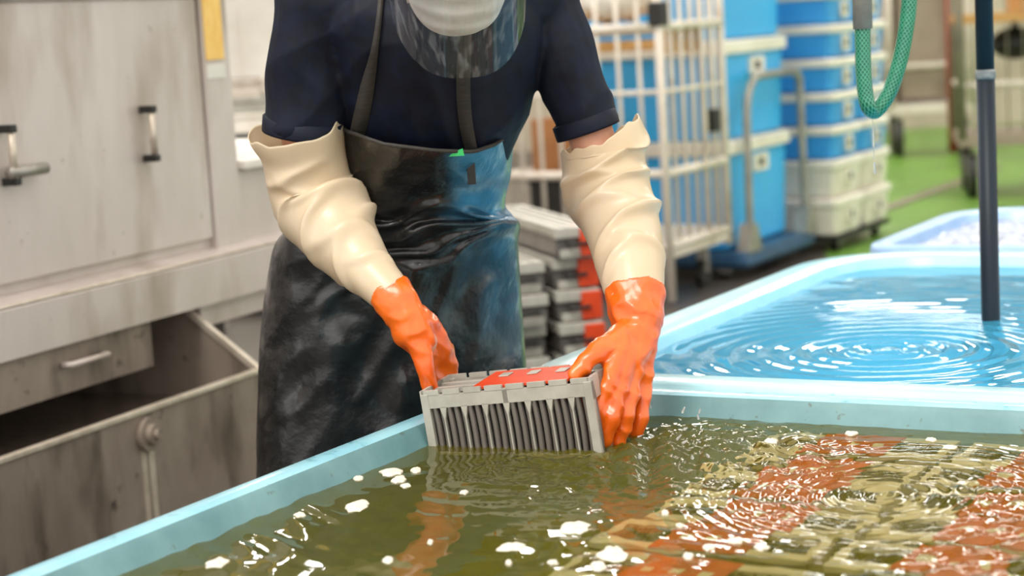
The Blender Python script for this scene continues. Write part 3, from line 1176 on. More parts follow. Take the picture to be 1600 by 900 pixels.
for sh, el, wr in ((SH_L, EL_L, WR_L), (SH_R, EL_R, WR_R)):
    hm = HEM_L1 if sh is SH_L else HEM_R1
    bd.capsule(sh, 0.044, hm, 0.040)
    bd.capsule(hm, 0.041, el, 0.038)
    bd.capsule(el, 0.039, wr, 0.026)
bd.capsule(WR_L, 0.026, at(662, 535, 3.125), 0.024)
bd.capsule(WR_R, 0.026, at(980, 560, 3.06), 0.022)
HIP = at(612, 470, 3.57)
for s, fx in ((-1, -0.13), (1, 0.10)):
    hj = HIP + LAT * s * 0.09
    kn = Vector((PP.x + fx - 0.01, PP.y - 0.05, 0.50))
    an = Vector((PP.x + fx, PP.y + 0.0, 0.09))
    bd.capsule(hj, 0.085, kn, 0.058)
    bd.capsule(kn, 0.056, an, 0.040)
    bd.capsule(an - Vector((0, -0.03, 0.045)), 0.04, an + Vector((0.02, -0.15, -0.05)), 0.034)
body = link('body', pl(remeshed('body', bd, 0.008, 5)), M['skin'], person)

for s in (-1, 1):
    e = part('eye', pl(MB().ellipsoid(hp(s * 0.032, 0.074, 0.012), (0.0125, 0.0125, 0.0125), HB, 16, 10)), M['mask'], person, True)
    part('iris', pl(MB().ellipsoid(hp(s * 0.032, 0.0845, 0.010), (0.005, 0.003, 0.005), HB, 12, 8)), M['hair'], e, True)
hair = MB()
hair.grid(lambda u, v: hp(0.081 * math.sin(R(4 + 96 * v)) * math.cos(2 * math.pi * u), -0.014 + 0.099 * math.sin(R(4 + 96 * v)) * math.sin(2 * math.pi * u) - 0.012 * v,
                          0.035 + 0.104 * math.cos(R(4 + 96 * v + (0 if math.sin(2 * math.pi * u) > 0.3 else 22) * v))), 40, 14)
part('hair', pl(hair), M['hair'], person, True)


# --- shirt
shm = MB()
shm.rings(torso_rings(0.004, TORSO), True, True)
shm.capsule(SH_L, 0.071, HEM_L0, 0.066)
shm.tube([HEM_L0 - (HEM_L1 - HEM_L0) * 0.2, HEM_L1], [0.065, 0.0665], 28)
shm.capsule(at(560, -15, 3.24), 0.085, SH_L, 0.070)
shm.capsule(SH_R, 0.064, HEM_R0, 0.056)
shm.tube([HEM_R0 - (HEM_R1 - HEM_R0) * 0.2, HEM_R1], [0.055, 0.0555], 28)
shm.capsule(at(790, -15, 3.3), 0.085, SH_R, 0.066)
shirt_me = remeshed('shirt', shm, 0.005, 6)


def fold(c, n):
    u = nz((c.x * 13, c.y * 5, c.z * 5.5 + c.x * 6), 1.0, 3.1)
    w_ = nz((c.x * 7 - c.z * 9, c.y * 6, c.z * 4 + c.x * 4), 1.0, 9.0)
    return 0.016 * (0.5 - abs(u)) + 0.014 * (0.5 - abs(w_)) - 0.010


displace(shirt_me, fold)
shirt_bvh = BVHTree.FromPolygons([v.co.copy() for v in shirt_me.vertices], [p.vertices[:] for p in shirt_me.polygons])
shirt = link('shirt', pl(shirt_me), M['shirt'], person)


def hem_ring(c, axis, r, w_):
    """a stitched hem band round a sleeve end"""
    a = axis.normalized()
    pts = []
    up = Vector((0, 1, 0))
    up = (up - a * up.dot(a)).normalized()
    q = a.cross(up)
    mb = MB()
    n = 40
    rr = []
    for (dr, da) in ((-0.004, 0), (0.001, 0.0), (0.0016, 0.004), (0.0016, w_ - 0.003), (-0.004, w_)):
        rr.append([c - a * da + (up * math.cos(2 * math.pi * k / n) + q * math.sin(2 * math.pi * k / n)) * (r + dr + 0.002 * math.sin(3 * 2 * math.pi * k / n)) for k in range(n)])
    mb.rings(rr)
    return mb


for c, c0_, r in ((HEM_L1, HEM_L0, 0.0665), (HEM_R1, HEM_R0, 0.0555)):
    part('sleeve_hem', pl(hem_ring(c + (c - c0_).normalized() * 0.004, c - c0_, r, 0.028)), M['shirt'], shirt, True)


# --- cream over-sleeves
def sleeve(name, path, seed, rim_fn, folds, parent=person):
    """path of (px, py, Y, radius in m)"""
    P = spline(path, 90)
    pts = [at(p[0], p[1], p[2]) for p in P]
    n = 84
    rr = []
    up = None
    for i, p in enumerate(pts):
        v = i / (len(pts) - 1)
        t = (pts[min(i + 1, len(pts) - 1)] - pts[max(i - 1, 0)]).normalized()
        if up is None:
            up = Vector((0, -1, 0))
        up = (up - t * up.dot(t)).normalized()
        q = t.cross(up)
        ring = []
        for k in range(n):
            a = 2 * math.pi * k / n
            ca, sa = math.cos(a), math.sin(a)
            env = sst(0.02, 0.15, v) * (1 - 0.75 * sst(0.8, 1.0, v))
            dr = 0.005 * nz((ca * 0.9, sa * 0.9, v * 3.0), 1, seed) - 0.0005
            for (v0, a0, half, tilt, hgt, wid) in folds:
                da = (a - a0 + math.pi) % (2 * math.pi) - math.pi
                if abs(da) < half:
                    d_ = (v - v0 - tilt * da - 0.02 * math.sin(2.3 * da)) / wid
                    if abs(d_) < 3:
                        dr += 1.35 * hgt * math.cos(da / half * math.pi / 2) ** 1.2 * math.exp(-abs(d_) ** (1.3 if d_ < 0 else 1.9))
            dr *= env
            flare, along = rim_fn(a, v)
            r = P[i][3] + dr + flare
            ring.append(p + (up * ca + q * sa) * r - t * along)
        rr.append(ring)
    o = part(name, pl(MB().rings(rr)), M['cream'], parent, True)
    sd = o.modifiers.new('thickness', 'SOLIDIFY')
    sd.thickness = 0.0012
    return o


def rim_l(a, v):
    e = (1 - sst(0, 0.13, v))
    return e * (0.002 + 0.012 * max(0, math.sin(a)) ** 4 + 0.004 * nz((math.cos(a) * 2, math.sin(a) * 2, 0), 1, 4)), e * (0.016 * max(0, -math.sin(a)) ** 2 + 0.010 * nz((math.cos(a) * 3, math.sin(a) * 3, 0), 1, 8))


def rim_r(a, v):
    e = (1 - sst(0, 0.16, v))
    rt = max(0, -math.sin(a))
    bulge = 0.010 * rt * math.exp(-((v - 0.10) / 0.07) ** 2)
    return bulge + e * (0.004 * nz((math.cos(a) * 2, math.sin(a) * 2, 0), 1, 14)), e * (0.034 * rt - 0.008 * max(0, math.sin(a)) + 0.010 * nz((math.cos(a) * 3, math.sin(a) * 3, 0), 1, 18))


sleeve('oversleeve', [(467, 201, 3.262, 0.0725), (476, 255, 3.28, 0.0700), (488, 303, 3.29, 0.0715), (518, 350, 3.26, 0.0680), (553, 396, 3.21, 0.0540), (586, 433, 3.17, 0.0400), (615, 464, 3.14, 0.0325)], 2.3, rim_l,
       # folds: place along the arm, angle (0 faces the camera, + is towards the shoulder side), half width, tilt, height, width
       [(0.16, 0.3, 1.3, 0.05, 0.006, 0.030), (0.27, -0.6, 1.5, -0.07, 0.008, 0.032), (0.36, 0.6, 1.4, 0.06, 0.008, 0.030), (0.45, -0.9, 1.6, -0.05, 0.012, 0.034), (0.53, 0.4, 1.5, 0.05, 0.009, 0.028),
        (0.56, -1.5, 0.9, 0.03, 0.012, 0.030), (0.64, -0.3, 1.4, -0.05, 0.008, 0.026), (0.73, 0.7, 1.2, 0.06, 0.006, 0.024), (0.80, -0.6, 1.2, -0.06, 0.005, 0.022), (0.40, 2.6, 1.4, 0.04, 0.009, 0.03), (0.66, 2.9, 1.3, -0.05, 0.008, 0.03)])
sleeve('oversleeve', [(938, 222, 3.333, 0.0700), (943, 255, 3.33, 0.0715), (958, 312, 3.30, 0.0715), (976, 368, 3.24, 0.0635), (986, 420, 3.18, 0.0550), (993, 472, 3.13, 0.0460)], 12.7, rim_r,
       [(0.20, -0.5, 1.6, 0.10, 0.010, 0.034), (0.30, 0.8, 1.3, -0.08, 0.009, 0.034), (0.40, -0.4, 1.5, 0.07, 0.010, 0.030), (0.50, 0.5, 1.4, -0.08, 0.008, 0.028), (0.56, -0.9, 1.2, 0.06, 0.010, 0.028),
        (0.66, 0.2, 1.5, 0.07, 0.008, 0.026), (0.75, -0.7, 1.2, -0.05, 0.007, 0.024), (0.83, 0.6, 1.2, 0.06, 0.006, 0.022), (0.45, 2.7, 1.4, 0.05, 0.009, 0.03), (0.33, 1.6, 0.8, 0.02, 0.008, 0.04)])


# --- gloves
def chain(mb, pts, n=16):
    """finger: capsules through (px, py, Y, radius)"""
    for a, b in zip(pts[:-1], pts[1:]):
        mb.capsule(at(*a[:3]), a[3], at(*b[:3]), b[3], n)


g = MB()
g.tube([at(606, 452, 3.148), at(622, 474, 3.135), at(636, 496, 3.128)], [0.0355, 0.0350, 0.0335], 28)
chain(g, [(636, 496, 3.128, 0.0335), (642, 516, 3.122, 0.0325), (655, 530, 3.125, 0.029)])
chain(g, [(650, 500, 3.14, 0.030), (676, 528, 3.165, 0.024), (690, 548, 3.18, 0.0185)])
chain(g, [(646, 520, 3.13, 0.028), (664, 545, 3.15, 0.021)])
chain(g, [(645, 523, 3.115, 0.024), (659, 555, 3.105, 0.0185), (668, 582, 3.100, 0.0155), (673, 612, 3.105, 0.0135)])
for k, (x0, y0, x1, y1, x2, y2, Yk) in enumerate(((672, 540, 674, 585, 677, 628, 3.17), (680, 538, 683, 585, 682, 640, 3.18), (689, 541, 697, 588, 700, 642, 3.19), (694, 548, 706, 590, 712, 632, 3.20))):
    chain(g, [(x0, y0, Yk - 0.01, 0.0170), (x1, y1, Yk + 0.006, 0.0145), (x2, y2, Yk + 0.004, 0.0125)])
gm = remeshed('glove', g, 0.0034, 5)


def glove_wr(c, n):
    return 0.0042 * (0.5 - abs(nz((c.x * 24, c.y * 20, c.z * 30 + c.x * 14), 1, 2.0)) * 2) + 0.0012 * nz((c.x * 60, c.y * 50, c.z * 60), 1, 6)


displace(gm, glove_wr)
link('glove', pl(gm), M['glove'], person)

g = MB()
g.tube([at(992, 455, 3.14), at(994, 482, 3.12), at(996, 508, 3.10)], [0.0500, 0.0465, 0.0400], 30)
chain(g, [(996, 508, 3.10, 0.0385), (992, 530, 3.085, 0.036), (985, 560, 3.055, 0.030)])
KN = [(951, 600, 2.995), (969, 596, 3.01), (987, 598, 3.035), (1003, 604, 3.06)]
for (kx, ky, kY), (wx, wY) in zip(KN, ((972, 3.06), (982, 3.065), (995, 3.075), (1006, 3.085))):
    chain(g, [(wx, 530, wY, 0.024), ((wx + kx) / 2, 565, (wY + kY) / 2 - 0.004, 0.020), (kx, ky, kY, 0.0165)])
chain(g, [(951, 600, 2.995, 0.0160), (934, 640, 2.980, 0.0135), (936, 674, 2.985, 0.0112)])
chain(g, [(969, 596, 3.01, 0.0165), (957, 648, 2.975, 0.0138), (944, 690, 2.985, 0.0115)])
chain(g, [(987, 598, 3.035, 0.0165), (981, 648, 2.995, 0.0138), (966, 698, 3.00, 0.0115)])
chain(g, [(1003, 604, 3.06, 0.0155), (1002, 650, 3.03, 0.0125), (990, 684, 3.03, 0.0105)])
chain(g, [(975, 528, 3.07, 0.026), (950, 540, 3.035, 0.0205), (926, 556, 3.005, 0.0165), (901, 586, 2.985, 0.0135)])
gm = remeshed('glove', g, 0.003, 3)
displace(gm, glove_wr)
link('glove', pl(gm), M['glove'], person)

# --- apron
AP = [(212, 524, 802, 3.370, 0.178), (270, 524, 797, 3.42, 0.178), (318, 520, 788, 3.462, 0.168), (338, 490, 800, 3.475, 0.165), (350, 462, 811, 3.485, 0.160), (380, 432, 808, 3.51, 0.165),
      (430, 420, 811, 3.53, 0.165), (520, 408, 817, 3.55, 0.165), (620, 403, 824, 3.56, 0.165), (740, 402, 829, 3.565, 0.165), (900, 402, 832, 3.57, 0.165), (1080, 404, 834, 3.57, 0.165)]
AS = spline(AP, 150)
TOPC = [(520, 192), (545, 207), (600, 226), (680, 236), (740, 238), (775, 226), (804, 203)]


def topy(px):
    for (a, ya), (b, yb) in zip(TOPC[:-1], TOPC[1:]):
        if px <= b:
            t = min(max((px - a) / (b - a), 0), 1)
            return ya + (yb - ya) * t
    return TOPC[-1][1]


panel = []  # teal-blue tint weight per apron vertex, strong on the bib, weak on the skirt


def apron_pt(u, v):
    i = v ** 1.25 * 150
    k = min(int(i), 149)
    row = AS[k] * (1 - (i - k)) + AS[k + 1] * (i - k)
    py, l, r, Yc, hd = row
    a = (u * 2 - 1) * R(104)
    cx, hw = (l + r) / 2, (r - l) / 2
    px = cx + hw * math.sin(a)
    t = (topy(px) - 212) * (1 - sst(212, 300, py))
    py = py + t
    Y = Yc - hd * math.cos(a) + 0.20 * (px - cx) / 860
    q = at(px, py, Y)
    # creases gathered by the waist tie, then hanging folds and small dents
    wx = (px - 560) / 260
    g_ = math.exp(-((py - 335 - 16 * math.sin(px / 70)) / 34) ** 2)
    ph = py / 7.0 + 2.2 * wx * wx - 1.3 * wx + 2.0 * nz((px / 90, py / 60, 1.0))
    d_ = 0.0085 * g_ * math.sin(ph)
    rk = math.hypot(px - 806, (py - 344))
    tk = math.atan2(py - 344, 806 - px)
    tk -= 0.0011 * rk * 0.5
    wk_ = sst(14, 60, rk) * (1 - sst(200, 420, rk)) * sst(-0.42, -0.12, tk) * (1 - sst(0.25, 0.62, tk)) * (0.55 + 0.9 * abs(nz((px / 55, py / 30, 8.0))))
    sn = math.sin(tk * 15 + 4.2 * nz((px / 110, py / 45, 5.0)))
    d_ += 0.010 * wk_ * (1 - 2 * abs(sn)) * min(1, 90 / max(rk, 90) + 0.45)
    sk = sst(360, 470, py)
    d_ += sk * (0.010 * math.sin(px / 33 + 1.5 * nz((px / 150, py / 260, 4))) * 0.5 + 0.012 * nz((px / 60, py / 120, 2.0)))
    d_ += 0.012 * sk * (0.5 - abs(nz(((px + py * 0.8) / 70, (py - px * 0.6) / 110, 7.0))) * 2)
    d_ += (1 - sk) * 0.006 * (0.5 - abs(nz(((px + py * 1.1) / 75, (py - px * 0.5) / 60, 11.0))) * 2)
    q.y -= d_
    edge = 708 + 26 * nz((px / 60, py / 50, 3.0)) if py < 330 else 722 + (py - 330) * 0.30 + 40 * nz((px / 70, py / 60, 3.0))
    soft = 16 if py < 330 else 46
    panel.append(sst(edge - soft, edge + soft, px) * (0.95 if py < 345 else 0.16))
    return q - PP


ap = MB().grid(apron_pt, 150, 190)
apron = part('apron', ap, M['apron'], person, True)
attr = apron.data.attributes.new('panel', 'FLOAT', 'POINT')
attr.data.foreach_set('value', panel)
sd = apron.modifiers.new('thickness', 'SOLIDIFY')
sd.thickness = 0.0018
apron_bvh = BVHTree.FromPolygons([Vector(v) + PP for v in ap.v], ap.f)
# top binding
bind = []
for k in range(41):
    q = Vector(ap.v[int(k / 40 * 150)])
    bind.append(q + Vector((0, -0.002, 0.001)))
part('bib_binding', MB().tube(bind, 0.0035, 8), M['strap'], apron, True)


def on(bvh, px, py, lift=0.004):
    d_ = ray(px, py).normalized()
    h_ = bvh.ray_cast(CAM_C, d_)
    return None if h_[0] is None else h_[0] - d_ * lift


def strap(name, pts, wpx, fallback, m, parent, lift=0.005):
    """flat band of width wpx lying on the shirt through the pixels pts"""
    P = spline(pts, 30)
    Ls, Rs = [], []
    last = fallback
    for i, p in enumerate(P):
        a_, b_ = P[max(i - 1, 0)], P[min(i + 1, len(P) - 1)]
        t = np.array([b_[0] - a_[0], b_[1] - a_[1]])
        t /= np.linalg.norm(t)
        n_ = np.array([-t[1], t[0]]) * (p[2] if len(p) > 2 else wpx) / 2
        h_ = on(shirt_bvh, p[0], p[1], lift)
        last = h_.y if h_ is not None else last
        Ls.append(at(p[0] - n_[0], p[1] - n_[1], last))
        Rs.append(at(p[0] + n_[0], p[1] + n_[1], last))
    mb = MB()
    vs = [x for pr in zip(Ls, Rs) for x in pr]
    mb.add(vs, [(2 * i, 2 * i + 1, 2 * i + 3, 2 * i + 2) for i in range(len(P) - 1)])
    o = part(name, pl(mb), m, parent, True)
    s_ = o.modifiers.new('thickness', 'SOLIDIFY')
    s_.thickness = 0.002
    s_.offset = 0
    return o


strap('neck_strap', [(557, 214, 24), (564, 185, 25), (574, 135, 22), (585, 80, 12), (592, 30, 9), (596, -15, 9)], 22, 3.2, M['strap'], apron, 0.007)
strap('neck_strap', [(738, 240, 19), (730, 205, 21), (725, 165, 22), (724, 120, 22), (726, 60, 22), (728, 0, 22)], 22, 3.2, M['strap'], apron, 0.007)
q = on(apron_bvh, 736, 262)
part('buckle_tab', pl(MB().box(q.x - 0.007, q.x + 0.007, q.y - 0.004, q.y + 0.002, q.z - 0.028, q.z + 0.02, 0.001)), M['black'], apron)
q = on(apron_bvh, 714, 240)
gt = MB().prism([q + Vector((-0.014, -0.003, -0.004)), q + Vector((0.012, -0.003, -0.004)), q + Vector((0.010, -0.003, 0.008)), q + Vector((-0.006, -0.003, 0.003))], (0, 0.008, 0))
part('green_tab', pl(gt), M['green_tab'], apron)


# --- mask, glasses and visor
def mask_pt(u, v):
    a = (u * 2 - 1) * R(88)
    z = 0.004 - 0.116 * v
    prof = [(0.0, 0.101), (0.25, 0.112), (0.5, 0.114), (0.75, 0.107), (0.9, 0.092), (1.0, 0.070)]
    for (va, ya), (vb, yb) in zip(prof[:-1], prof[1:]):
        if v <= vb:
            f = ya + (yb - ya) * (v - va) / (vb - va)
            break
    wd = 0.083 - 0.030 * v ** 3
    pleat = 0.0018 * math.sin(v * 26 + 0.8 * math.sin(a))
    f = f + pleat + 0.002 * nz((u * 6, v * 7, 1))
    return hp(wd * math.sin(a), 0.012 + (f - 0.012) * max(math.cos(a), 0.0) ** 0.75, z + 0.010 * (1 - math.cos(a)) * (v - 0.3))


mk = part('face_mask', pl(MB().grid(mask_pt, 44, 36)), M['mask'], person, True)
s_ = mk.modifiers.new('thickness', 'SOLIDIFY')
s_.thickness = 0.001
for s in (-1, 1):
    part('ear_loop', pl(MB().tube([hp(s * 0.082, 0.014, -0.01), hp(s * 0.086, -0.005, 0.012), hp(s * 0.084, -0.03, 0.005), hp(s * 0.083, -0.02, -0.04), hp(s * 0.075, 0.02, -0.075)], 0.0015, 6)), M['mask'], mk, True)
gls = MB()
for s in (-1, 1):
    gls.tube([hp(s * 0.034 + 0.027 * math.cos(2 * math.pi * k / 20) , 0.122 - 0.01 * abs(math.cos(2 * math.pi * k / 20)), 0.012 + 0.019 * math.sin(2 * math.pi * k / 20)) for k in range(21)], 0.0016, 6)
    gls.tube([hp(s * 0.061, 0.112, 0.016), hp(s * 0.082, 0.07, 0.016), hp(s * 0.086, -0.01, 0.012)], 0.0018, 6)
gls.tube([hp(-0.007, 0.121, 0.014), hp(0, 0.124, 0.018), hp(0.007, 0.121, 0.014)], 0.0016, 6)
part('eyeglasses', pl(gls), M['black'], person, True)


def visor_pt(u, v):
    a = (u * 2 - 1) * R(84)
    top = 0.105
    e = abs(u * 2 - 1)
    bot = -0.138 + 0.100 * max(0, (e - 0.15) / 0.85) ** 2.1
    z = top + (bot - top) * v
    return hp(0.112 * math.sin(a), 0.005 + 0.158 * math.cos(a) ** 0.9, z)


vs_ = part('face_shield', pl(MB().grid(visor_pt, 60, 30)), M['visor'], person, True, label='clear curved face shield')
vb = MB().tube([Vector(visor_pt(k / 40, 0.03)) for k in range(41)], 0.008, 8)
part('brow_band', pl(vb), M['mask'], vs_, True)

# --- trousers and boots (behind the tank)
for s, fx in ((-1, -0.13), (1, 0.10)):
    hj = HIP + LAT * s * 0.088
    tm = MB().tube([hj + Vector((0, 0, 0.02)), Vector((PP.x + fx - 0.01, PP.y - 0.05, 0.50)), Vector((PP.x + fx, PP.y, 0.30))], [0.102, 0.078, 0.066], 24)
    part('trouser_leg', pl(tm), M['trouser'], person, True)
    bt = MB()
    an = Vector((PP.x + fx, PP.y, 0.09))
    bt.tube([an + Vector((0, 0, 0.28)), an], [0.074, 0.058], 24)
    bt.capsule(an + Vector((0, 0.03, -0.035)), 0.053, an + Vector((0.02, -0.17, -0.045)), 0.043)
    part('rubber_boot', pl(MB().add(*(lambda m_: ([v.co for v in m_.vertices], [p.vertices[:] for p in m_.polygons]))(remeshed('boot', bt, 0.01, 3)))), M['black'], person, True)

# ------------------------------------------------------------------ pole, hose
pb = atz(1548, 500, WF)
pdir = (at(1536, -40, pb.y) - pb).normalized()
pt_ = thing('standpipe', 'dark slate plastic pipe standing upright in the blue water tank', 'pipe', (pb.x, pb.y, 0.13))


def lp(v, base):
    return Vector(v) - Vector(base)


PB = (pb.x, pb.y, 0.13)
foot = pb - pdir * ((pb.z - 0.13) / pdir.z)
zj = at(1540, 122, pb.y)
mb = MB().tube([lp(foot, PB), lp(zj, PB)], 0.0185, 24)
part('lower_pipe', mb, M['pipe_dark'], pt_, True)
part('upper_pipe', MB().tube([lp(zj + pdir * 0.012, PB), lp(zj + pdir * 0.7, PB)], 0.0175, 24), M['pipe_dark'], pt_, True)
part('joint_ring', MB().tube([lp(zj - pdir * 0.002, PB), lp(zj + pdir * 0.002, PB), lp(zj + pdir * 0.012, PB), lp(zj + pdir * 0.017, PB)], [0.0188, 0.0198, 0.0198, 0.0178], 24), M['pipe_joint'], pt_, True)

HY = RIP.y
hb = at(1363, 180, HY)
hose = thing('hose', 'green braided hose hanging in a loop over the blue water', 'hose', hb)
HPX = [(1348, 20), (1348, 60), (1349, 110), (1352, 145), (1357, 166), (1366, 174), (1378, 163), (1392, 138), (1406, 95), (1415, 50), (1421, 0), (1424, -60), (1425, -160)]
HP = spline([(*p, HY + (0.0 if p[0] < 1360 else 0.02)) for p in HPX], 130)
hpts = [at(*p) - hb for p in HP]
n = 64
mb = MB().tube(hpts, 0.0145, n)
ho = part('hose_tube', mb, M['hose'], hose, True)
att = ho.data.attributes.new('braid', 'FLOAT_VECTOR', 'POINT')
L = 0
vals = []
for i in range(len(hpts)):
    if i:
        L += (hpts[i] - hpts[i - 1]).length
    for k in range(n):
        vals += [2 * math.pi * k / n * 12, L / 0.0048 * math.pi, 0]
att.data.foreach_set('vector', vals)
pa = at(1348, 45, HY) - hb
pu = at(1346, -60, HY) - hb
pu2 = pu + (pu - pa).normalized() * 0.5
part('end_sleeve', MB().tube([pa, pu, pu2], 0.0178, 24), M['pipe_grey'], hose, True, label='worn grey plastic pipe end')
beam_z = pu2.z + hb.z
bm_ = thing('support_pipe', 'horizontal grey pipe above the tank that carries hose and standpipe', 'pipe', (hb.x, hb.y, beam_z))
part('pipe', MB().tube([(-0.4, -0.05, 0.02), (1.4, 0.3, 0.02)], 0.024, 16), M['galv'], bm_, True)

for i, (dx, z0, z1, r) in enumerate(((0.0, 1.145, 1.115, 0.0009), (0.0005, 1.112, 1.094, 0.0024), (0.0005, 1.09, 1.07, 0.0011), (0.001, 1.062, 1.045, 0.0026))):
    o = part('water_drop', MB().capsule((0, 0, 0), r, (0, 0, z0 - z1), r * 0.6, 10, 4), M['water_drop'], None, True)
    o.location = (hb.x + dx, hb.y, z1)
    tag(o, 'clear water drop falling from the green hose', 'drop', 'drops falling from the hose')

# ------------------------------------------------------------------ foam on the rinsing water
foam_px = [(558, 791, 18, 8), (612, 738, 20, 6), (624, 750, 12, 5), (650, 735, 8, 4), (635, 760, 8, 3), (340, 881, 20, 6), (607, 876, 9, 4), (895, 826, 26, 8), (797, 857, 24, 6), (958, 866, 24, 10),
           (725, 770, 7, 3), (600, 712, 26, 9), (575, 720, 14, 6), (560, 748, 8, 3), (935, 885, 14, 5), (1108, 856, 9, 4), (1150, 846, 14, 4), (1190, 856, 12, 4), (1076, 870, 9, 4), (1062, 822, 6, 3), (1205, 690, 10, 4),
           (1455, 688, 8, 3), (1485, 700, 12, 3), (1330, 678, 10, 3), (1040, 802, 6, 3), (865, 880, 8, 3), (795, 880, 5, 3), (672, 848, 5, 3), (468, 806, 9, 4), (455, 777, 9, 4), (770, 690, 5, 2)]
for i, (px, py, a, b) in enumerate(foam_px):
    c = atz(px, py, WN)
    rx = a / F_PX * c.y
    ry = b / F_PX * c.y / 0.22
    sd_ = random.uniform(0, 50)
    mb = MB()
    n_ = 22
    rr = []
    for f, z in ((1.0, -0.0015), (0.97, 0.001), (0.8, 0.0026), (0.45, 0.0034), (0.08, 0.0036)):
        rr.append([(f * rx * (1 + 0.55 * nz((math.cos(2 * math.pi * k / n_) * 1.6, math.sin(2 * math.pi * k / n_) * 1.6, 0), 1, sd_)) * math.cos(2 * math.pi * k / n_),
                    f * ry * (1 + 0.55 * nz((math.cos(2 * math.pi * k / n_) * 1.6, math.sin(2 * math.pi * k / n_) * 1.6, 3), 1, sd_)) * math.sin(2 * math.pi * k / n_),
                    z + (0.0012 * nz((k, f * 9, sd_)) if f < 0.95 else 0)) for k in range(n_)])
    mb.rings(rr, True, True)
    o = part('foam_patch', mb, M['foam'], None, True)
    o.location = (c.x, c.y, WN)
    big = {0: 'lone round foam patch on dark water below the black apron hem', 1: 'largest foam patch beside the rim near the tray corner', 5: 'oval foam patch floating alone nearest the blue rim corner of the picture',
           7: 'long foam patch floating between the reflections of both gloves', 8: 'flat oval foam patch below the held tray, nearer the frame edge', 9: 'broad crumbly foam patch over the submerged tray corner', 11: 'wide foam smear lying against the blue rim'}
    tag(o, big.get(i, 'small off-white speck of foam floating on the green water'), 'foam', 'foam patches on the rinsing water')

# ------------------------------------------------------------------ background: cage, boxes, carts
AX = R(-29.2)          # the tanks, cages and boxes stand on one grid


def wheel(parent, x, y, r=0.06, w_=0.035, fork=0.05):
    o_ = part('caster', MB().tube([(x - w_ / 2, y, r), (x + w_ / 2, y, r)], r, 18), M['black'], parent)
    part('caster_fork', MB().box(x - w_ * 0.75, x + w_ * 0.75, y - 0.02, y + 0.02, r, 2 * r + fork, 0.003), M['galv'], o_)
    return o_


# roll cage: nearest corner at the pixel 1046; x runs along the tank's short side (to the left it is negative), y away
cc = atz(1050, 478, 0.0)
cage = thing('roll_cage', 'cream barred roll cage holding boards, behind the worker', 'cage', (cc.x, cc.y, 0), AX)
CA, CB, CH = 0.86, 0.72, 1.75
for (x, y) in ((0, 0), (-CA, 0), (0, CB), (-CA, CB)):
    part('post', MB().tube([(x, y, 0.2 if y or x else 0.02), (x, y, CH)], 0.022, 14), M['cage'], cage, True)
for z in (0.28, 0.62, 1.0, 1.3, CH):
    wd = 0.022 if z in (0.28, 0.62, 1.3) else 0.012
    part('rail', MB().tube([(-CA, 0, z), (0, 0, z)], wd, 10), M['cage'], cage, True)
    part('rail', MB().tube([(0, 0, z), (0, CB, z)], wd, 10), M['cage'], cage, True)
    part('rail', MB().tube([(-CA, CB, z), (-CA, 0, z)], wd, 10), M['cage'], cage, True)
bar = None
for k in range(1, 8):
    x = -CA * k / 8
    b_ = MB().tube([(x, 0, 0.28), (x, 0, CH)], 0.011, 8)
    part('bar', b_, M['cage'], cage, True)
for k in range(1, 6):
    y = CB * k / 6
    part('bar', MB().tube([(0, y, 0.28), (0, y, CH)], 0.018 if k in (4, 5) else 0.013, 8), M['cage'], cage, True)
part('deck', MB().box(-CA, 0.01, -0.01, CB, 0.22, 0.30, 0.005), M['cage'], cage)
for (y, z) in ((CB * 0.79, 0.83), (0.0, 1.36)):
    part('clamp', MB().box(-0.035, 0.035, y - 0.045, y + 0.045, z - 0.055, z + 0.055, 0.008), M['black'], cage)
for (x, y) in ((-0.1, 0.12), (-CA + 0.08, 0.12), (-0.1, CB - 0.1), (-CA + 0.08, CB - 0.1)):
    wheel(cage, x, y, 0.07)
CMx = Matrix.Translation((cc.x, cc.y, 0)) @ Matrix.Rotation(AX, 4, 'Z')


def cart_thing(name, label, cat, mb, m, x, y, z, Mx=CMx, rz=AX, group=None):
    o_ = part(name, mb, m)
    o_.location = Mx @ Vector((x, y, z))
    o_.rotation_euler = (0, 0, rz)
    return tag(o_, label, cat, group)


cart_thing('plastic_crate', 'black plastic crate at the bottom of the cream roll cage', 'crate',
           MB().box(-0.12, 0.12, -0.2, 0.2, 0, 0.32, 0.01).box(-0.13, 0.13, -0.21, 0.21, 0.27, 0.32, 0.008).box(-0.127, 0.127, -0.207, 0.207, 0.10, 0.13, 0.005), M['black'], -0.69, 0.36, 0.30)
cart_thing('cardboard_box', 'brown cardboard box on the black crate in the cream roll cage', 'box',
           MB().box(-0.11, 0.11, -0.15, 0.15, 0, 0.26, 0.004).box(-0.03, 0.03, -0.152, 0.152, 0.0, 0.262), M['card'], -0.70, 0.36, 0.62)
for k in range(2):
    cart_thing('wooden_board', ('lower' if k == 0 else 'upper') + ' tan wooden board resting across the rails of the cream roll cage', 'board',
               MB().box(-0.40, 0.40, -0.14, 0.14, 0, 0.05, 0.004).box(-0.40, -0.34, -0.15, 0.15, -0.02, 0.0).box(0.34, 0.40, -0.15, 0.15, -0.02, 0.0), M['wood'], -0.44, 0.40, 1.19 + 0.075 * k)
cart_thing('white_sack', 'crumpled white sack lying on the boards in the roll cage', 'sack',
           (lambda q_: q_)(MB().add(*(lambda m_: ([v.co + Vector((0, 0, 0.02 * nz(v.co, 14))) for v in m_.vertices], [p.vertices[:] for p in m_.polygons]))(
               remeshed('sack', MB().ellipsoid((0, 0, 0.10), (0.26, 0.14, 0.10)).ellipsoid((0.12, 0.0, 0.14), (0.16, 0.12, 0.1)), 0.02, 2)))), M['paper'], -0.42, 0.40, 1.33)

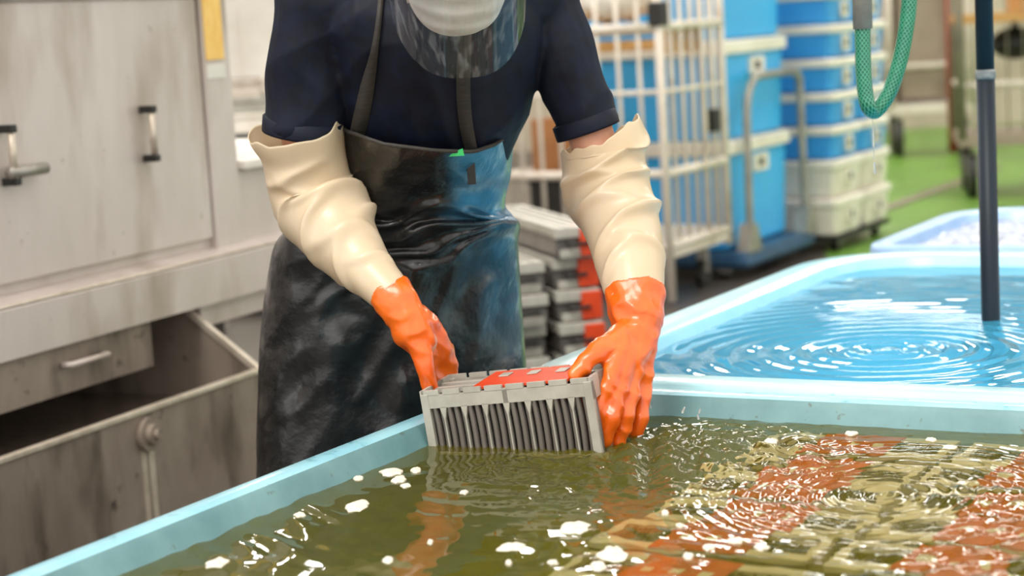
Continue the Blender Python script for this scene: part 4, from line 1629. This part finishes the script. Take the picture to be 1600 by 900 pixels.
# big blue tubs on a platform trolley
bc = at(1143, 392, 9.75)
BMx = Matrix.Translation((bc.x, bc.y, 0)) @ Matrix.Rotation(AX, 4, 'Z')
tro = thing('platform_trolley', 'navy platform trolley with grey hoop handle under the blue tubs', 'trolley', (bc.x, bc.y, 0), AX)
TZ = bc.z
BW, BL_ = 0.85, 0.84
part('platform', MB().box(-BW, 0.10, -0.05, BL_ + 0.07, TZ - 0.09, TZ - 0.005, 0.02), M['trolley'], tro)
part('platform_edge', MB().box(-BW, 0.115, -0.065, BL_ + 0.08, TZ - 0.075, TZ - 0.035, 0.012), M['trolley'], tro)
hz = at(1200, 118, 10.0).z
hpts_ = [(0.07, 0.08, TZ - 0.03), (0.07, 0.10, hz - 0.30), (0.07, 0.12, hz - 0.12), (0.07, 0.19, hz - 0.03), (0.07, 0.30, hz), (0.07, BL_ - 0.06, hz), (0.07, BL_ + 0.01, hz - 0.03),
         (0.07, BL_ + 0.04, hz - 0.12), (0.07, BL_ + 0.05, TZ - 0.03)]
part('hoop_handle', MB().tube([tuple(p) for p in spline(hpts_, 60)], 0.021, 12), M['galv'], tro, True)
for y in (0.08, BL_ + 0.05):
    part('handle_socket', MB().prism([(0.03, y - 0.08, TZ - 0.01), (0.03, y + 0.08, TZ - 0.01), (0.03, y + 0.03, TZ + 0.13), (0.03, y - 0.03, TZ + 0.13)], (0.075, 0, 0)), M['galv'], tro)
for (x, y) in ((-0.08, 0.1), (-0.08, BL_ - 0.05), (-BW + 0.1, 0.1), (-BW + 0.1, BL_ - 0.05)):
    wheel(tro, x, y, (TZ - 0.09) / 2 - 0.01, 0.04, 0.02)


def tub(name, label, group, Mx, rz, x0, x1, y0, y1, z0, h, mbody, rimh, plates, over=0.025):
    """box with a proud rim and hand-grip plates; its near corner is (x1, y0)"""
    t = thing(name, label, 'box', Mx @ Vector(((x0 + x1) / 2, (y0 + y1) / 2, z0)), rz, group)
    hx_, hy_ = (x1 - x0) / 2, (y1 - y0) / 2
    b_ = MB().rings([rrect(-hx_ + i, hx_ - i, -hy_ + i, hy_ - i, 0.04, z, 4) for i, z in ((0.03, 0.0), (0.015, 0.012), (0.0, h - rimh))], True, True)
    part('tub_body', b_, mbody, t)
    r_ = MB().rings([rrect(-hx_ - i, hx_ + i, -hy_ - i, hy_ + i, 0.05, z, 4) for i, z in ((0.0, h - rimh), (over, h - rimh + 0.008), (over, h - 0.012), (over - 0.012, h - 0.002))], True, True)
    part('rim', r_, M['lid'], t)
    for (yy, w_, zz) in plates:
        g_ = part('grip_plate', MB().prism([p for p in [(hx_ - 0.004, -hy_ + yy + w_ * c_, zz + 0.045 * s_) for c_, s_ in ((-.9, -1), (.9, -1), (1, -.8), (1, .8), (.9, 1), (-.9, 1), (-1, .8), (-1, -.8))]], (0.014, 0, 0)), M['lid'], t)
        part('grip_slot', MB().box(hx_ + 0.008, hx_ + 0.014, -hy_ + yy - w_ * 0.35, -hy_ + yy + w_ * 0.3, zz - 0.022, zz + 0.022, 0.002), M['black'], g_)
    return t


z = TZ
hh = [0.556, 0.503, 0.53]
for k, nm in enumerate(('bottom', 'middle', 'top')):
    tub('fish_tub', 'big sky blue tub with white rim, %s of the stack on the platform trolley' % nm, 'big blue tubs', BMx, AX, -BW, 0, 0, BL_, z, hh[k], M['blue'], 0.075, [(BL_ * 0.52, 0.10, hh[k] - 0.14)])
    z += hh[k] + 0.002

# two columns of small boxes
sc0 = at(1310, 370, 10.55)
SMx = Matrix.Translation((sc0.x, sc0.y, 0)) @ Matrix.Rotation(AX, 4, 'Z')
dol = thing('dolly', 'low dark dolly under the white and blue box columns', 'dolly', (sc0.x, sc0.y, 0), AX)
part('dolly_deck', MB().box(-0.55, 0.0, 0.0, 0.92, sc0.z - 0.03, sc0.z - 0.002, 0.004), M['black'], dol)
for (x, y) in ((-0.06, 0.12), (-0.06, 0.80), (-0.5, 0.12), (-0.5, 0.80)):
    wheel(dol, x, y, max((sc0.z - 0.03) / 2 - 0.005, 0.03), 0.04, 0.0)
for ci, nm in enumerate(('nearer', 'farther')):
    z = sc0.z
    y0 = 0.485 * ci
    for k in range(8):
        wh = k < 2
        h_ = 0.21 if wh else 0.182
        lev = ('lowest', 'second', 'third', 'fourth', 'fifth', 'sixth', 'seventh', 'topmost')[k]
        tub('storage_box', '%s %s box from the floor in the %s small box column' % ('white' if wh else 'blue', lev, nm) if k < 7 else 'blue topmost box in the %s small box column' % nm, 'small stacked boxes', SMx, AX,
            -0.55, 0, y0, y0 + 0.44, z, h_, M['lid'] if wh else M['blue2'], 0.05, [(0.22, 0.055, h_ - 0.105)], 0.016)
        z += h_ + 0.002


# carts further back
def far_cart(label, px, py, Y0, w_, d_, zd, h_, rz, panel_m, deck_m, post_m=None, red=False, bars=True):
    base = atz(px, py, 0.0)
    t = thing('cage_cart', label, 'cart', (base.x, base.y, 0), rz)
    part('deck', MB().box(0, w_, 0, d_, zd - 0.05, zd + 0.03, 0.005), deck_m, t)
    for i, (x, y) in enumerate(((0.02, 0.02), (w_ - 0.02, 0.02), (0.02, d_ - 0.02), (w_ - 0.02, d_ - 0.02))):
        part('post', MB().tube([(x, y, zd), (x, y, h_)], 0.03, 10), post_m or M['cage'], t, True)
        wheel(t, x + (0.06 if x < w_ / 2 else -0.06), y + (0.06 if y < d_ / 2 else -0.06), (zd - 0.05) / 2.3, 0.06, 0.0)
    for z_ in (zd + 0.36, h_):
        part('rail', MB().tube([(0.02, 0.02, z_), (w_ - 0.02, 0.02, z_)], 0.022, 8), M['cage'], t, True)
        part('rail', MB().tube([(0.02, 0.02, z_), (0.02, d_ - 0.02, z_)], 0.022, 8), M['cage'], t, True)
    if panel_m:
        part('rear_panel', MB().box(0.02, w_ - 0.02, d_ - 0.03, d_ - 0.01, zd, h_), panel_m, t)
        part('side_panel', MB().box(0.02, 0.03, 0.03, d_ - 0.03, zd, h_), panel_m, t)
    if bars:
        for k in range(1, 12):
            part('wire', MB().tube([(w_ * k / 12, 0.02, zd), (w_ * k / 12, 0.02, h_)], 0.006, 6), M['mesh_grey'], t, True)
    if red:
        part('red_post', MB().tube([(w_ * 0.74, 0.0, 0.02), (w_ * 0.74, 0.0, h_)], 0.035, 12), M['red'], t, True)
    return t


ct = far_cart('taupe panelled cage cart with one red post in front of the back wall', 1392, 246, 15, 0.72, 0.6, 0.42, 2.0, R(-6), M['grey_panel'], M['cage'], None, True, False)
part('inner_panel', MB().box(0.12, 0.66, 0.1, 0.12, 0.50, 2.0), M['grey_panel'], ct)
ct2 = far_cart('wire cage cart with black wheels and a wooden shelf behind the standpipe', 1502, 312, 13, 1.3, 0.8, 0.40, 1.9, R(-10), None, M['grey_panel'], M['mesh_grey'], False, True)
part('wooden_shelf', MB().box(0.0, 1.3, 0.0, 0.8, 1.17, 1.23, 0.004), M['wood'], ct2)
b2 = atz(1502, 312, 0.0)
C2 = Matrix.Translation((b2.x, b2.y, 0)) @ Matrix.Rotation(R(-10), 4, 'Z')
cart_thing('cardboard_box', 'tan cardboard box on the wooden shelf of the wire cage cart', 'box', MB().box(-0.25, 0.25, -0.2, 0.2, 0, 0.36, 0.005).box(-0.03, 0.03, -0.202, 0.202, 0, 0.362), M['wood'], 0.62, 0.4, 1.232, C2, R(-10))
cart_thing('black_bag', 'black bundle hanging under the wooden shelf of the wire cage cart', 'bag', MB().ellipsoid((0, 0, 0), (0.16, 0.14, 0.11)).capsule((0, 0, 0.08), 0.03, (0, 0, 0.13), 0.02), M['black'], 0.40, 0.3, 1.02, C2, R(-10))

# things seen between the machine and the worker
ql = at(352, 110, 9.0)
tb = thing('white_cabinet', 'tall white cabinet seen behind the steel machine', 'cabinet', (ql.x - 0.3, ql.y + 0.5, 0), 0)
part('carcass', MB().box(0, 0.9, 0, 0.5, 0.05, 2.1, 0.01), M['paper'], tb)
part('door', MB().box(0.32, 0.88, -0.02, 0.0, 0.9, 2.05, 0.004), M['paper'], tb)
part('plinth', MB().box(0.02, 0.88, 0.02, 0.48, 0.0, 0.05), M['black'], tb)
wk = thing('work_table', 'steel work table with a lower shelf behind the worker', 'table', (ql.x - 0.15, ql.y - 0.4, 0), 0)
ztab = at(390, 246, 8.6).z
part('table_top', MB().box(0, 0.9, 0, 0.5, ztab - 0.04, ztab, 0.004), M['paper'], wk)
for (x, y) in ((0.04, 0.04), (0.86, 0.04), (0.04, 0.46), (0.86, 0.46)):
    part('leg', MB().box(x - 0.02, x + 0.02, y - 0.02, y + 0.02, 0, ztab - 0.04), M['galv'], wk)
TBM = Matrix.Translation((ql.x - 0.15, ql.y - 0.4, 0))
zz = ztab
for nm, lab, cat, mm, x, w_, h_ in (('plastic_crate', 'black crate on the steel work table behind the worker', 'crate', M['black'], 0.27, 0.4, 0.10),
                                   ('storage_box', 'flat white box on the black crate behind the worker', 'box', M['lid'], 0.27, 0.34, 0.09),
                                   ('metal_tray', 'grey metal pan above the flat white box behind the worker', 'pan', M['tray'], 0.26, 0.30, 0.07),
                                   ('foam_box', 'small beige box on top of the pile behind the worker', 'box', M['cage'], 0.22, 0.24, 0.08)):
    cart_thing(nm, lab, cat, MB().box(-w_ / 2, w_ / 2, -0.14, 0.14, 0, h_, 0.006).box(-w_ / 2 - 0.008, w_ / 2 + 0.008, -0.148, 0.148, h_ - 0.02, h_, 0.004), mm, x, 0.22, zz, TBM, 0)
    zz += h_ + 0.001
pr = at(404, 160, 8.9)
cart_thing('red_canister', 'red canister standing beside the pile on the work table', 'canister', MB().tube([(0, 0, 0), (0, 0, 0.24), (0, 0, 0.27), (0, 0, 0.30)], [0.06, 0.06, 0.03, 0.03], 20), M['red2'], 0.54, 0.30, ztab, TBM, 0)

for i in range(18):
    c = atz(random.uniform(985, 1110), random.uniform(668, 735), WN)
    r_ = random.uniform(0.0012, 0.003)
    o = part('water_drop', MB().capsule((0, 0, 0), r_, (random.uniform(-0.006, 0.008), 0, random.uniform(0.001, 0.006)), r_ * 0.6, 8, 3), M['water_drop'], None, True)
    o.location = (c.x, c.y, WN + random.uniform(0.008, 0.035))
    tag(o, 'tiny water drop thrown up by the tray beside the gloved fingers', 'drop', 'splash drops at the tray')
